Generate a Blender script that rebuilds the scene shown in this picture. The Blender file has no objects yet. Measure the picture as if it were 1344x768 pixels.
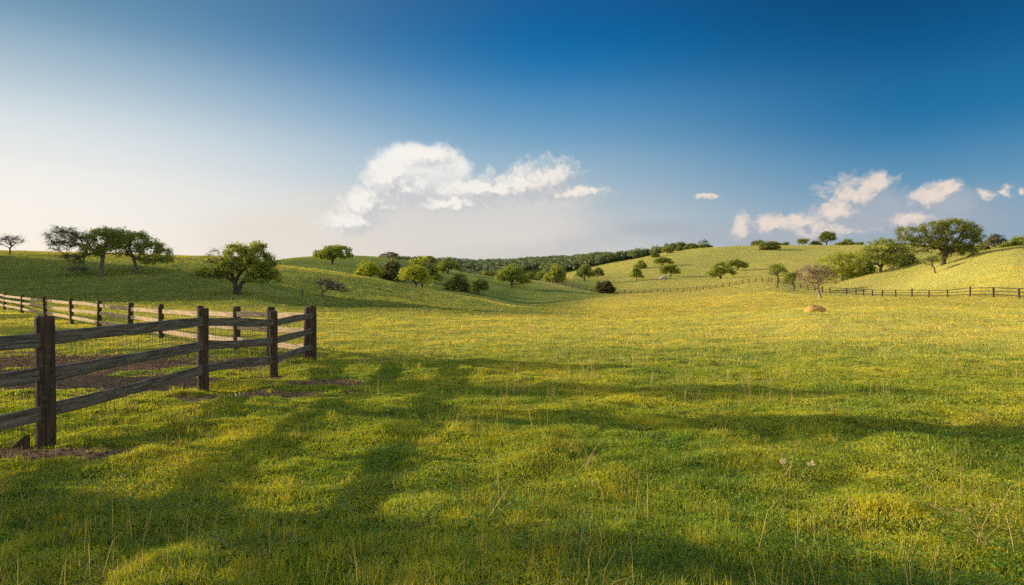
import bpy, math, random
import numpy as np
from mathutils import Vector

random.seed(7)
RNG = np.random.default_rng(11)
F, CX, HY, EYE = 896.0, 672.0, 398.0, 1.5      # lens in photo pixels, photo centre, horizon row, eye height
SUN_EL, SUN_AZ = math.radians(15.5), math.radians(-79.0)   # azimuth from +Y, towards +X
SC = bpy.context.scene
COL = SC.collection

# ------------------------------------------------------------------ noise
_perm = np.random.default_rng(3).permutation(256)
_perm = np.concatenate([_perm, _perm, _perm])
_ga = np.random.default_rng(5).uniform(0, 2 * math.pi, 256)
_gx, _gy = np.cos(_ga), np.sin(_ga)
def pnoise(x, y):
    x = np.asarray(x, float); y = np.asarray(y, float)
    xi = np.floor(x).astype(int); yi = np.floor(y).astype(int)
    xf = x - xi; yf = y - yi
    xi &= 255; yi &= 255
    u = xf * xf * xf * (xf * (xf * 6 - 15) + 10); v = yf * yf * yf * (yf * (yf * 6 - 15) + 10)
    def g(ix, iy, dx, dy):
        h = _perm[_perm[ix & 255] + (iy & 255)]
        return _gx[h] * dx + _gy[h] * dy
    a = g(xi, yi, xf, yf); b = g(xi + 1, yi, xf - 1, yf)
    c = g(xi, yi + 1, xf, yf - 1); d = g(xi + 1, yi + 1, xf - 1, yf - 1)
    return (a + (b - a) * u) * (1 - v) + (c + (d - c) * u) * v
def fbm(x, y, o=3):
    s = 0; a = 1
    for i in range(o):
        s = s + a * pnoise(x * 2 ** i + 17.3 * i, y * 2 ** i - 9.1 * i); a *= .5
    return s
def sstep(a, b, x):
    t = np.clip((x - a) / (b - a), 0, 1); return t * t * (3 - 2 * t)

# ------------------------------------------------------------------ terrain
def pchip(x, y, q):
    x = np.asarray(x, float); y = np.asarray(y, float); n = len(x)
    h = np.diff(x); d = np.diff(y) / h; m = np.zeros(n)
    for i in range(1, n - 1):
        if d[i - 1] * d[i] > 0:
            w1 = 2 * h[i] + h[i - 1]; w2 = h[i] + 2 * h[i - 1]
            m[i] = (w1 + w2) / (w1 / d[i - 1] + w2 / d[i])
    m[0] = d[0]; m[-1] = d[-1]
    q = np.clip(q, x[0], x[-1]); k = np.clip(np.searchsorted(x, q) - 1, 0, n - 2)
    t = (q - x[k]) / h[k]
    return ((1 + 2 * t) * (1 - t) ** 2 * y[k] + t * (1 - t) ** 2 * h[k] * m[k]
            + t * t * (3 - 2 * t) * y[k + 1] + t * t * (t - 1) * h[k] * m[k + 1])
def Zy(d, y): return (d, EYE + (HY - y) / F * d)
def R(*p): return [(a[0], a[1]) if not isinstance(a[1], str) else Zy(a[0], float(a[1])) for a in p]
# bearing column -> profile of (distance, height) ; a string is the apparent row at which that ground is seen
COLS = {
 -2500: R((5, 0), (20, 1), (60, 8), (200, 10), (900, 10), (3000, 10)),
 -700: R((5, 0), (25, .1), (50, 1.2), (72, 8), (90, 20), (104, 28), (120, 21), (140, 11), (170, 10), (300, 10), (900, 10), (3000, 10)),  # unseen hill here and in the next column, raised to shade the left slopes
 -350: R((5, 0), (25, .1), (50, 1.6), (70, 9), (86, 23), (102, 32), (116, 26), (136, 11), (170, 9), (300, 9), (900, 10), (3000, 10)),
 -110: R((5, 0), (25, .1), (50, 1.3), (75, 4.6), (92, 9), (110, 11), (130, 11), (160, 9.8), (300, 8), (900, 8), (3000, 8)),
 0: R((5, 0), (25, .1), (42, .5), (55, '407'), (75, '386'), (90, '362.5'), (128, '331'), (150, 9.8), (250, 8), (900, 8), (3000, 8)),
 130: R((5, 0), (25, .05), (44, '417'), (58, '405'), (76, '388'), (90, '363'), (122, '333.5'), (150, 9.5), (250, 8), (900, 8), (3000, 8)),
 225: R((5, 0), (25, .02), (37, .25), (58, '407'), (78, '387'), (93, '359'), (120, '336'), (150, 8.5), (250, 9), (900, 10), (3000, 8)),
 315: R((5, 0), (26, -.03), (50, .55), (62, '404.5'), (75, '386.5'), (95, '362'), (118, '339.5'), (160, 6.5), (240, 13), (270, 15), (900, 12), (3000, 8)),
 371: R((5, 0), (26, -.03), (50, .5), (64, '406.5'), (80, '392'), (98, '366'), (118, '349.5'), (158, 6), (230, '345'), (270, '340.6'), (400, 17), (900, 30), (3000, 8)),
 437: R((5, 0), (26, -.03), (50, .45), (66, '407.5'), (90, '390'), (122, '356.5'), (163, 5.2), (233, '348'), (275, '335'), (400, 19), (600, 17), (900, 50), (1300, 20), (3000, 8)),
 505: R((5, 0), (26, 0), (50, .4), (66, '407'), (95, '391'), (127, '367.3'), (163, 4), (225, '357'), (275, '338'), (400, 17), (600, 15), (900, '342'), (1300, 20), (3000, 8)),
 566: R((5, 0), (26, 0), (50, .35), (68, '407'), (98, '399'), (130, '379.5'), (163, 2.2), (200, '371'), (250, '357'), (285, '349'), (400, 13), (600, 12), (900, '344.5'), (1300, 20), (3000, 8)),
 627: R((5, 0), (26, 0), (50, .3), (70, .6), (100, '404'), (122, '391'), (155, 1.2), (190, '383'), (235, '368'), (275, '360'), (400, 8), (600, 14), (900, '348'), (1300, 20), (3000, 8)),
 690: R((5, 0), (26, 0), (50, .25), (90, '407'), (112, '404.5'), (150, .5), (180, '400'), (215, '384'), (258, '367'), (300, 9), (420, 12), (600, '356'), (900, '347'), (1300, 20), (3000, 8)),
 743: R((5, 0), (26, 0), (50, .2), (90, .6), (130, '401'), (172, '397'), (210, '386'), (247, '375'), (300, '369'), (380, '364'), (470, '360'), (620, '350'), (900, '345'), (1300, 20), (3000, 8)),
 800: R((5, 0), (26, 0), (50, .2), (90, .8), (130, '398'), (165, '392'), (200, '389'), (240, '386.5'), (300, '378'), (380, '362'), (430, '352'), (560, '342.5'), (900, '341'), (1300, 30), (3000, 8)),
 841: R((5, 0), (26, 0), (50, .3), (90, 1), (130, '394'), (165, '390'), (240, '385'), (300, '373'), (370, '358'), (440, '341.5'), (520, '339'), (900, 45), (3000, 8)),
 897: R((5, 0), (26, 0), (50, .4), (90, 1.2), (150, '388'), (200, '384.7'), (235, '383'), (310, '370'), (380, '352'), (460, '328.3'), (520, '328'), (700, 40), (3000, 8)),
 950: R((5, 0), (26, 0), (50, .55), (90, 1.7), (150, '384'), (200, '378'), (225, '376.5'), (310, '366'), (380, '350'), (470, '324.3'), (560, 38), (900, 36), (3000, 8)),
 1010: R((5, 0), (26, 0), (50, .8), (90, '390'), (130, '381'), (170, '371.5'), (195, '369'), (300, '362'), (380, '345'), (470, '322.5'), (560, 40), (900, 36), (3000, 8)),
 1060: R((5, 0), (26, .1), (45, '410'), (79, '395'), (95, '391.5'), (140, '386'), (170, '380'), (200, 6.6), (300, '360'), (380, '342'), (470, '322.5'), (560, 40), (900, 36), (3000, 8)),
 1115: R((5, 0), (26, .1), (45, .85), (79, '393.5'), (110, '392'), (138, '388'), (150, '378'), (165, '366'), (185, 6.8), (230, 10), (300, '350'), (380, '338'), (470, '322.5'), (560, 40), (900, 36), (3000, 8)),
 1180: R((5, 0), (26, .1), (45, .85), (79, '393'), (110, '392'), (128, '389'), (145, '368'), (165, '351'), (190, 9.4), (240, 14), (300, 21), (470, '322.5'), (560, 40), (900, 36), (3000, 8)),
 1240: R((5, 0), (26, .1), (45, .85), (79, '393'), (105, '392'), (116, '384'), (140, '346'), (160, '338'), (200, 12), (300, 20), (470, 40), (900, 36), (3000, 8)),
 1344: R((5, 0), (26, .1), (45, .8), (79, '392.8'), (95, '380'), (115, '351'), (146, '322'), (200, 15), (300, 22), (470, 40), (900, 36), (3000, 8)),
 1700: R((5, 0), (26, .1), (45, .8), (79, 2.4), (100, 6), (145, 13), (300, 20), (900, 30), (3000, 8)),
 3800: R((5, 0), (26, .1), (60, 3), (200, 12), (900, 20), (3000, 8)),
}
_zg = np.geomspace(5, 3000, 420); _lz = np.log(_zg)
_ck = sorted(COLS); _tab = np.array([pchip(*zip(*COLS[c]), _zg) for c in _ck])
_ug = np.arange(-2500, 3801, 6.0)
_T = np.array([pchip(_ck, _tab[:, j], _ug) for j in range(len(_zg))]).T      # [u, z]
_k = np.exp(-.5 * (np.arange(-9, 10) / 3.2) ** 2); _k /= _k.sum()
_Tp = np.pad(_T, ((9, 9), (0, 0)), mode='edge')
_T = sum(_k[i] * _Tp[i:i + len(_ug)] for i in range(19))
_k2 = np.exp(-.5 * (np.arange(-3, 4) / 1.0) ** 2); _k2 /= _k2.sum()
_Tp = np.pad(_T, ((0, 0), (3, 3)), mode='edge')
_T = sum(_k2[i] * _Tp[:, i:i + len(_zg)] for i in range(7))
def base_h(X, Y):
    X = np.asarray(X, float); Y = np.asarray(Y, float)
    Yc = np.clip(Y, 5.0, 2999)
    u = np.clip((CX + X / Yc * F + 2500) / 6.0, 0, len(_ug) - 1.001)
    w = np.clip((np.log(Yc) - _lz[0]) / (_lz[1] - _lz[0]), 0, len(_zg) - 1.001)
    i = u.astype(int); j = w.astype(int); a = u - i; b = w - j
    h = (_T[i, j] * (1 - a) + _T[i + 1, j] * a) * (1 - b) + (_T[i, j + 1] * (1 - a) + _T[i + 1, j + 1] * a) * b
    return h
def dirt_mask(X, Y):
    n = fbm(X * .9 + 3, Y * .9, 3); n2 = fbm(X * .35, Y * .5 + 8, 2)
    pad = sstep(-5.35, -6.0, X + n * .3) * sstep(10.0, 12.2, Y + n * 1.5) * (1 - sstep(16.0, 20.5, Y + n * 2.5 + .25 * (X + 5))) * sstep(-.45, .15, n2 + .22 + n * .35)
    # the worn soil around the near fence feet
    def spot(x, y, rx, ry, s=0):
        dx = X - x; dy = Y - y - s * dx
        return np.clip(1.35 - np.sqrt((dx / rx) ** 2 + (dy / ry) ** 2) + n * .8, 0, 1)
    m = np.maximum(pad, sstep(.25, .75, spot(-4.8, 6.85, 1.15, .42)))
    m = np.maximum(m, sstep(.3, .8, spot(-4.1, 11.2, 1.5, .8, .35)) * .95)
    m = np.maximum(m, sstep(.3, .8, spot(-3.5, 13.2, 1.4, .95)) * .95)
    m = np.maximum(m, sstep(.4, .9, spot(-5.0, 14.2, .5, .5)) * .8)
    return np.clip(m, 0, 1)
def detail_h(X, Y):
    near = 1 - sstep(30, 90, Y)
    d = .085 * pnoise(X * .85 + 5, Y * .85) + .055 * pnoise(X * 1.9, Y * 1.7 + 3) + .020 * pnoise(X * 4.3, Y * 4.3)
    d = d * near + (.16 * pnoise(X * .16, Y * .19 + 4) + .10 * pnoise(X * .37 + 7, Y * .33)) * sstep(6, 20, Y) * (1 - sstep(150, 400, Y) * .3)
    d = d + sstep(60, 200, Y) * (.5 * pnoise(X * .035, Y * .03) + .22 * pnoise(X * .09, Y * .08 + 2))
    fl = sstep(.1, .6, dirt_mask(X, Y)) if np.ndim(X) else 0
    return d * (1 - .5 * fl) - .03 * fl
def H(X, Y): return base_h(X, Y) + detail_h(np.atleast_1d(X), np.atleast_1d(Y))
def h1(x, y): return float(H(np.array([x]), np.array([y]))[0])
def at(px, d):                       # a bearing column at distance d -> world point on the ground
    x = (px - CX) / F * d; return (x, d, h1(x, d))

# ------------------------------------------------------------------ mesh + object helpers
def raw_mesh(name, V, polys_sizes, loops, mat, colors=None, attrs=None, smooth=False):
    me = bpy.data.meshes.new(name)
    V = np.asarray(V, np.float32)
    me.vertices.add(len(V)); me.vertices.foreach_set('co', V.ravel())
    loops = np.asarray(loops, np.int32); sizes = np.asarray(polys_sizes, np.int32)
    me.loops.add(len(loops)); me.loops.foreach_set('vertex_index', loops)
    st = np.zeros(len(sizes), np.int32); st[1:] = np.cumsum(sizes)[:-1]
    me.polygons.add(len(sizes)); me.polygons.foreach_set('loop_start', st)
    me.polygons.foreach_set('use_smooth', np.full(len(sizes), smooth))
    me.update(calc_edges=True)
    if colors is not None:
        a = me.color_attributes.new('Col', 'FLOAT_COLOR', 'POINT')
        c = np.ones((len(V), 4), np.float32); c[:, :3] = colors
        a.data.foreach_set('color', c.ravel())
    for k, v in (attrs or {}).items():
        a = me.attributes.new(k, 'FLOAT', 'POINT'); a.data.foreach_set('value', np.asarray(v, np.float32))
    me.materials.append(mat)
    return me
def link(name, me, parent=None, loc=None):
    o = bpy.data.objects.new(name, me); COL.objects.link(o)
    if parent is not None: o.parent = parent
    if loc is not None: o.location = loc
    return o
def tag(o, label, cat, group=None, kind=None):
    if label: o['label'] = label
    if cat: o['category'] = cat
    if group: o['group'] = group
    if kind: o['kind'] = kind
    return o
def thing(name, label, cat, loc, group=None, rz=0):
    o = bpy.data.objects.new(name, None); COL.objects.link(o)
    o.location = loc; o.rotation_euler = (0, 0, rz); o.empty_display_size = .3
    return tag(o, label, cat, group)
class MB:
    def __init__(s): s.V = []; s.S = []; s.L = []; s.n = 0; s.C = []
    def add(s, V, faces, col=None):
        V = np.asarray(V, float); s.V.append(V)
        for f in faces:
            s.S.append(len(f)); s.L.extend([i + s.n for i in f])
        if col is not None: s.C.append(np.tile(col, (len(V), 1)) if np.ndim(col) == 1 else col)
        s.n += len(V)
    def tube(s, pts, rad, k=6, cap=True):
        pts = np.asarray(pts, float); n = len(pts); rad = np.broadcast_to(rad, (n,))
        t = np.gradient(pts, axis=0); t /= np.linalg.norm(t, axis=1)[:, None] + 1e-9
        up = np.array([0, 0, 1.]) if abs(t[0][2]) < .8 else np.array([1., 0, 0])
        V = []
        for i in range(n):
            a = np.cross(t[i], up); a /= np.linalg.norm(a) + 1e-9; b = np.cross(a, t[i])
            for j in range(k):
                an = 2 * math.pi * j / k
                V.append(pts[i] + rad[i] * (math.cos(an) * a + math.sin(an) * b))
        Fs = []
        for i in range(n - 1):
            for j in range(k):
                j2 = (j + 1) % k
                Fs.append((i * k + j, i * k + j2, (i + 1) * k + j2, (i + 1) * k + j))
        if cap: Fs.append(tuple(range(k))[::-1]); Fs.append(tuple((n - 1) * k + j for j in range(k)))
        s.add(V, Fs)
    def mesh(s, name, mat, smooth=True):
        return raw_mesh(name, np.concatenate(s.V), s.S, s.L, mat, np.concatenate(s.C) if s.C else None, smooth=smooth)

# ------------------------------------------------------------------ materials
class NT:
    def __init__(s, tree): s.t = tree; s.n = tree.nodes; s.l = tree.links
    def new(s, typ, **kw):
        n = s.n.new(typ)
        for k, v in kw.items():
            if k == 'ins':
                for kk, vv in v.items():
                    if hasattr(vv, 'is_output') or isinstance(vv, bpy.types.NodeSocket): s.l.new(vv, n.inputs[kk])
                    else: n.inputs[kk].default_value = vv
            else: setattr(n, k, v)
        return n
    def math(s, op, a, b=None, c=None, clamp=False):
        n = s.n.new('ShaderNodeMath'); n.operation = op; n.use_clamp = clamp
        for i, v in enumerate((a, b, c)):
            if v is None: continue
            if isinstance(v, bpy.types.NodeSocket): s.l.new(v, n.inputs[i])
            else: n.inputs[i].default_value = v
        return n.outputs[0]
    def vmath(s, op, a, b=None, c=None):
        n = s.n.new('ShaderNodeVectorMath'); n.operation = op
        for i, v in enumerate((a, b, c)):
            if v is None: continue
            if isinstance(v, bpy.types.NodeSocket): s.l.new(v, n.inputs[i])
            else: n.inputs[i].default_value = v
        return n.outputs['Value'] if op in ('LENGTH', 'DOT_PRODUCT', 'DISTANCE') else n.outputs['Vector']
    def mix(s, f, a, b, blend='MIX'):
        n = s.n.new('ShaderNodeMix'); n.data_type = 'RGBA'; n.blend_type = blend
        for i, v in ((0, f), (6, a), (7, b)):
            if isinstance(v, bpy.types.NodeSocket): s.l.new(v, n.inputs[i])
            else: n.inputs[i].default_value = v if i == 0 else (*v, 1) if len(v) == 3 else v
        return n.outputs[2]
    def ss(s, a, b, x):
        n = s.n.new('ShaderNodeMapRange'); n.interpolation_type = 'SMOOTHSTEP'
        s.l.new(x, n.inputs[0]); n.inputs[1].default_value = a; n.inputs[2].default_value = b
        return n.outputs[0]
    def noise(s, vec, scale, detail=4, rough=.55, dist=0.0, dims='3D'):
        n = s.n.new('ShaderNodeTexNoise'); n.noise_dimensions = dims
        if vec is not None: s.l.new(vec, n.inputs['Vector'])
        n.inputs['Scale'].default_value = scale; n.inputs['Detail'].default_value = detail
        n.inputs['Roughness'].default_value = rough; n.inputs['Distortion'].default_value = dist
        return n.outputs['Fac']
def material(name):
    m = bpy.data.materials.new(name); m.use_nodes = True
    m.node_tree.nodes.clear(); return m, NT(m.node_tree)
def leafy(name, tr=.4, tint=(1.15, 1.0, .45), rough=.55, gloss=.06, pos_var=0):
    m, t = material(name)
    c = t.new('ShaderNodeAttribute', attribute_name='Col').outputs['Color']
    if pos_var:
        g = t.new('ShaderNodeNewGeometry').outputs['Position']
        f = t.ss(.35, .65, t.noise(g, pos_var, 3))
        c = t.mix(f, t.mix(1, c, (.75, .85, .8), 'MULTIPLY'), t.mix(1, c, (1.2, 1.1, 1.0), 'MULTIPLY'))
    d = t.new('ShaderNodeBsdfDiffuse', ins={'Color': c})
    tr_c = t.mix(1, c, tint, 'MULTIPLY')
    tn = t.new('ShaderNodeBsdfTranslucent', ins={'Color': tr_c})
    mx = t.new('ShaderNodeMixShader', ins={0: tr, 1: d.outputs[0], 2: tn.outputs[0]})
    gl = t.new('ShaderNodeBsdfGlossy', ins={'Color': (1, 1, .9, 1), 'Roughness': rough})
    mg = t.new('ShaderNodeMixShader', ins={0: gloss, 1: mx.outputs[0], 2: gl.outputs[0]})
    o = t.new('ShaderNodeOutputMaterial', ins={'Surface': mg.outputs[0]})
    return m
def wood(name, dark, light, warm, scale=1.0, along=2, lichen=.3, bump=.6):
    m, t = material(name)
    tc = t.new('ShaderNodeTexCoord').outputs['Object']
    sc = [26.0, 26.0, 26.0]; sc[along] = 1.6
    mp = t.new('ShaderNodeMapping', ins={'Vector': tc, 'Scale': [v * scale for v in sc]}).outputs[0]
    grain = t.noise(mp, 1.0, 7, .65, .6)
    big = t.noise(tc, 3.2, 4)
    sc2 = [60.0, 60.0, 60.0]; sc2[along] = 1.0
    mp2 = t.new('ShaderNodeMapping', ins={'Vector': tc, 'Scale': sc2}).outputs[0]
    crack = t.ss(.60, .70, t.noise(mp2, 1.0, 3, .5, .4))
    c = t.mix(t.ss(.3, .7, grain), dark, light)
    c = t.mix(t.math('MULTIPLY', t.ss(.42, .68, big), .75), c, warm)
    lk = t.math('MULTIPLY', t.ss(.58, .66, t.noise(tc, 22, 5)), lichen)
    c = t.mix(lk, c, (.30, .31, .26))
    c = t.mix(t.math('MULTIPLY', crack, .8), c, (.012, .009, .007))
    hgt = t.math('SUBTRACT', grain, t.math('MULTIPLY', crack, 1.2))
    b = t.new('ShaderNodeBump', ins={'Strength': bump, 'Distance': .012, 'Height': hgt})
    p = t.new('ShaderNodeBsdfPrincipled', ins={'Base Color': c, 'Roughness': .85, 'Normal': b.outputs[0]})
    p.inputs['Specular IOR Level'].default_value = .25
    t.new('ShaderNodeOutputMaterial', ins={'Surface': p.outputs[0]})
    return m
M = {}
M['grass'] = leafy('grass_blades', .46, (1.25, 1.0, .4), .5, .035, .5)
M['dry'] = leafy('dry_stalks', .3, (1.1, 1.0, .7), .6, .03)
M['leaf'] = leafy('tree_leaves', .5, (1.3, 1.15, .35), .5, .05)
M['post'] = wood('old_post_wood', (.028, .021, .016), (.115, .082, .058), (.12, .072, .042), 1, 2, .25, .9)
M['rail'] = wood('grey_rail_wood', (.05, .045, .038), (.29, .26, .22), (.20, .15, .11), 1, 0, .4, 1.0)
M['pale_rail'] = wood('bleached_rail_wood', (.32, .22, .13), (.68, .50, .32), (.48, .33, .19), 1, 0, .15, .6)
M['far_wood'] = wood('weathered_fence_wood', (.03, .022, .016), (.10, .075, .055), (.08, .05, .03), 1, 2, .1, .4)
def bark_mat(name='bark', a=(.03, .024, .018), b_=(.14, .115, .09)):
    m, t = material(name)
    tc = t.new('ShaderNodeTexCoord').outputs['Object']
    n = t.noise(t.new('ShaderNodeMapping', ins={'Vector': tc, 'Scale': (9, 9, 2.5)}).outputs[0], 1, 6, .65, .5)
    c = t.mix(t.ss(.3, .7, n), a, b_)
    b = t.new('ShaderNodeBump', ins={'Strength': .8, 'Distance': .05, 'Height': n})
    p = t.new('ShaderNodeBsdfPrincipled', ins={'Base Color': c, 'Roughness': .9, 'Normal': b.outputs[0]})
    t.new('ShaderNodeOutputMaterial', ins={'Surface': p.outputs[0]}); return m
M['bark'] = bark_mat(); M['pale_bark'] = bark_mat('pale_bark', (.22, .15, .10), (.55, .41, .29)); M['grey_bark'] = bark_mat('grey_bark', (.08, .07, .055), (.27, .235, .19))
def stone_mat(name, a, b_, s=3):
    m, t = material(name)
    tc = t.new('ShaderNodeTexCoord').outputs['Object']
    n = t.noise(tc, s, 7, .62); n2 = t.noise(tc, s * 4, 4)
    c = t.mix(t.ss(.3, .7, n), a, b_)
    c = t.mix(t.math('MULTIPLY', t.ss(.55, .7, n2), .6), c, tuple(v * .45 for v in a))
    b = t.new('ShaderNodeBump', ins={'Strength': .9, 'Distance': .08, 'Height': n})
    p = t.new('ShaderNodeBsdfPrincipled', ins={'Base Color': c, 'Roughness': .95, 'Normal': b.outputs[0]})
    t.new('ShaderNodeOutputMaterial', ins={'Surface': p.outputs[0]}); return m
M['rock'] = stone_mat('orange_rock', (.52, .26, .06), (.74, .43, .13), 3.0)
M['pale_rock'] = stone_mat('pale_rock', (.40, .36, .30), (.62, .57, .49), 2)
M['grey_stone'] = stone_mat('field_stone', (.12, .09, .06), (.24, .18, .13), 14)
def wire_mat():
    m, t = material('rusty_wire')
    n = t.noise(t.new('ShaderNodeTexCoord').outputs['Object'], 8, 3)
    c = t.mix(t.ss(.4, .6, n), (.03, .022, .016), (.07, .055, .045))
    p = t.new('ShaderNodeBsdfPrincipled', ins={'Base Color': c, 'Roughness': .6, 'Metallic': .5})
    t.new('ShaderNodeOutputMaterial', ins={'Surface': p.outputs[0]}); return m
M['wire'] = wire_mat()
def soil_mat():
    m, t = material('soil_crumbs')
    c = t.new('ShaderNodeAttribute', attribute_name='Col').outputs['Color']
    n = t.noise(t.new('ShaderNodeTexCoord').outputs['Object'], 60, 3)
    d = t.new('ShaderNodeBsdfDiffuse', ins={'Color': t.mix(n, c, t.mix(1, c, (.55, .5, .45), 'MULTIPLY')), 'Roughness': .8})
    t.new('ShaderNodeOutputMaterial', ins={'Surface': d.outputs[0]}); return m
M['soil'] = soil_mat()
def ground_mat():
    m, t = material('pasture_ground')
    g = t.new('ShaderNodeNewGeometry').outputs['Position']
    dry = t.new('ShaderNodeAttribute', attribute_name='dry').outputs['Fac']
    dirt = t.new('ShaderNodeAttribute', attribute_name='dirt').outputs['Fac']
    far = t.new('ShaderNodeAttribute', attribute_name='far').outputs['Fac']
    wood_ = t.new('ShaderNodeAttribute', attribute_name='woods').outputs['Fac']
    n1 = t.noise(g, .09, 5, .6); n2 = t.noise(g, .8, 5, .6); n3 = t.noise(g, 4.5, 5, .7); n4 = t.noise(g, 30, 4, .7)
    green = t.mix(t.ss(.3, .7, n2), (.20, .30, .03), (.33, .40, .045))
    gold = t.mix(t.ss(.3, .7, n3), (.78, .66, .13), (.88, .76, .21))
    f = t.math('ADD', dry, t.math('MULTIPLY', t.math('SUBTRACT', n1, .5), 1.2))
    f = t.math('ADD', f, t.math('MULTIPLY', t.math('SUBTRACT', n3, .5), .8), clamp=True)
    lush = t.new('ShaderNodeAttribute', attribute_name='lush').outputs['Fac']  # slope shade painted into the green of the left hills
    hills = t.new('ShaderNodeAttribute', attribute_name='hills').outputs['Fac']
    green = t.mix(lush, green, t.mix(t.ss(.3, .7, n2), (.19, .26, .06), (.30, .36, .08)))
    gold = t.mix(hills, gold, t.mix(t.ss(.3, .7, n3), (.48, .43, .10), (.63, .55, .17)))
    c = t.mix(f, green, gold)
    spk = t.ss(.52, .72, t.noise(g, 1.7, 6, .75))
    c = t.mix(t.math('MULTIPLY', spk, .45), c, t.mix(1, c, (.5, .62, .5), 'MULTIPLY'))
    lt = t.math('MULTIPLY', t.ss(.57, .75, t.noise(g, 2.6, 6, .8)), t.math('MULTIPLY', far, .2))
    c = t.mix(lt, c, (.55, .46, .16))
    nearc = t.mix(t.ss(.3, .7, n4), (.05, .075, .012), (.15, .18, .022))
    c = t.mix(far, nearc, c)
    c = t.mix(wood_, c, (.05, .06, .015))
    soil = t.mix(t.ss(.3, .7, n4), (.17, .10, .055), (.42, .27, .16))
    soil = t.mix(t.math('MULTIPLY', t.ss(.55, .7, n3), .5), soil, (.46, .33, .22))
    dm = t.ss(.25, .6, t.math('ADD', dirt, t.math('MULTIPLY', t.math('SUBTRACT', n3, .5), .7)))
    c = t.mix(dm, c, soil)
    hh = t.math('ADD', t.math('MULTIPLY', t.noise(g, 1.1, 6, .75), 1.0), t.math('MULTIPLY', n3, .4))
    b1 = t.new('ShaderNodeBump', ins={'Strength': .9, 'Distance': .45, 'Height': hh})
    hs = t.math('ADD', n4, t.math('MULTIPLY', t.noise(g, 9, 4, .7), 1.4))
    b2 = t.new('ShaderNodeBump', ins={'Strength': .9, 'Distance': .035, 'Height': hs})
    nm = t.new('ShaderNodeMix', data_type='VECTOR', ins={0: far, 4: b2.outputs[0], 5: b1.outputs[0]}).outputs[1]
    d = t.new('ShaderNodeBsdfDiffuse', ins={'Color': c, 'Roughness': .6, 'Normal': nm})
    t.new('ShaderNodeOutputMaterial', ins={'Surface': d.outputs[0]})
    return m
M['ground'] = ground_mat()

# ------------------------------------------------------------------ ground: one sheet
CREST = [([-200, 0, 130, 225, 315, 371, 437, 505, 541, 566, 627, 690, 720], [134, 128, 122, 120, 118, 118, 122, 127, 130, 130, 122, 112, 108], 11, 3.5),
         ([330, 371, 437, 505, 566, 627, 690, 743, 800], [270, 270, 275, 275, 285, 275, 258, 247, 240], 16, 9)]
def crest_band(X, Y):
    """sunlit gold painted into the grass along the two crests of the left hills"""
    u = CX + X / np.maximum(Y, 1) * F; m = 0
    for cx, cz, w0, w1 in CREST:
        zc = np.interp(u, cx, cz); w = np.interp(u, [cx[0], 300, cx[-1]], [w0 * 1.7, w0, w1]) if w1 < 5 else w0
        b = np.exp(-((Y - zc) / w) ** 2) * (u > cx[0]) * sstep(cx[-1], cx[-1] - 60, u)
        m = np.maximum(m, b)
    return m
def slope_shade(X, Y):  # shade of the left slopes, painted in as darker, greener grass
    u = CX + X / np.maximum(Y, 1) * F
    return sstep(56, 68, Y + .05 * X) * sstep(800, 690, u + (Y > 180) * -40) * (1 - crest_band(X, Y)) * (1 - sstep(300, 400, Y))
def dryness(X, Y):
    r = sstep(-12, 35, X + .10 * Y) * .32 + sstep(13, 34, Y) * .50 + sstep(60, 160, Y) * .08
    r = r * (1 - .85 * slope_shade(X, Y)) + .35 * crest_band(X, Y)  # painted slope shade cuts the gold, painted crest sunlight adds to it
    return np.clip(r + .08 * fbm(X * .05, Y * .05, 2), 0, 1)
rows = np.concatenate([np.linspace(-60, 2.2, 16), np.geomspace(2.5, 3600, 820)])
tt = np.linspace(-1, 1, 860); kk = 4.2
prof = np.sinh(kk * tt) / np.sinh(kk)
lin = tt
GX = []; GY = []
for y in rows:
    w = 230 + 1.25 * max(y, 0)
    a = sstep(15, 220, y)
    GX.append((prof * (1 - a) + (prof * .35 + lin * .65) * a) * w); GY.append(np.full(len(tt), y))
GX = np.array(GX); GY = np.array(GY)
gx = GX.ravel(); gy = GY.ravel()
gz = base_h(gx, gy) + detail_h(gx, gy)
nr, nc = GX.shape
idx = np.arange(nr * nc).reshape(nr, nc)
quads = np.stack([idx[:-1, :-1], idx[:-1, 1:], idx[1:, 1:], idx[1:, :-1]], -1).reshape(-1, 4)
far = sstep(7, 24, gy)
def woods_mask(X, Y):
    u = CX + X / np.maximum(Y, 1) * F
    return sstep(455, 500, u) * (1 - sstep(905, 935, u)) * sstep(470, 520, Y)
gm = raw_mesh('ground', np.stack([gx, gy, gz], 1), np.full(len(quads), 4), quads.ravel(), M['ground'],
              attrs={'dry': dryness(gx, gy), 'dirt': dirt_mask(gx, gy), 'far': far, 'woods': woods_mask(gx, gy), 'lush': slope_shade(gx, gy), 'hills': sstep(95, 170, gy)}, smooth=True)
tag(link('ground', gm), 'grassy pasture and rolling hills', None, kind='structure')

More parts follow.
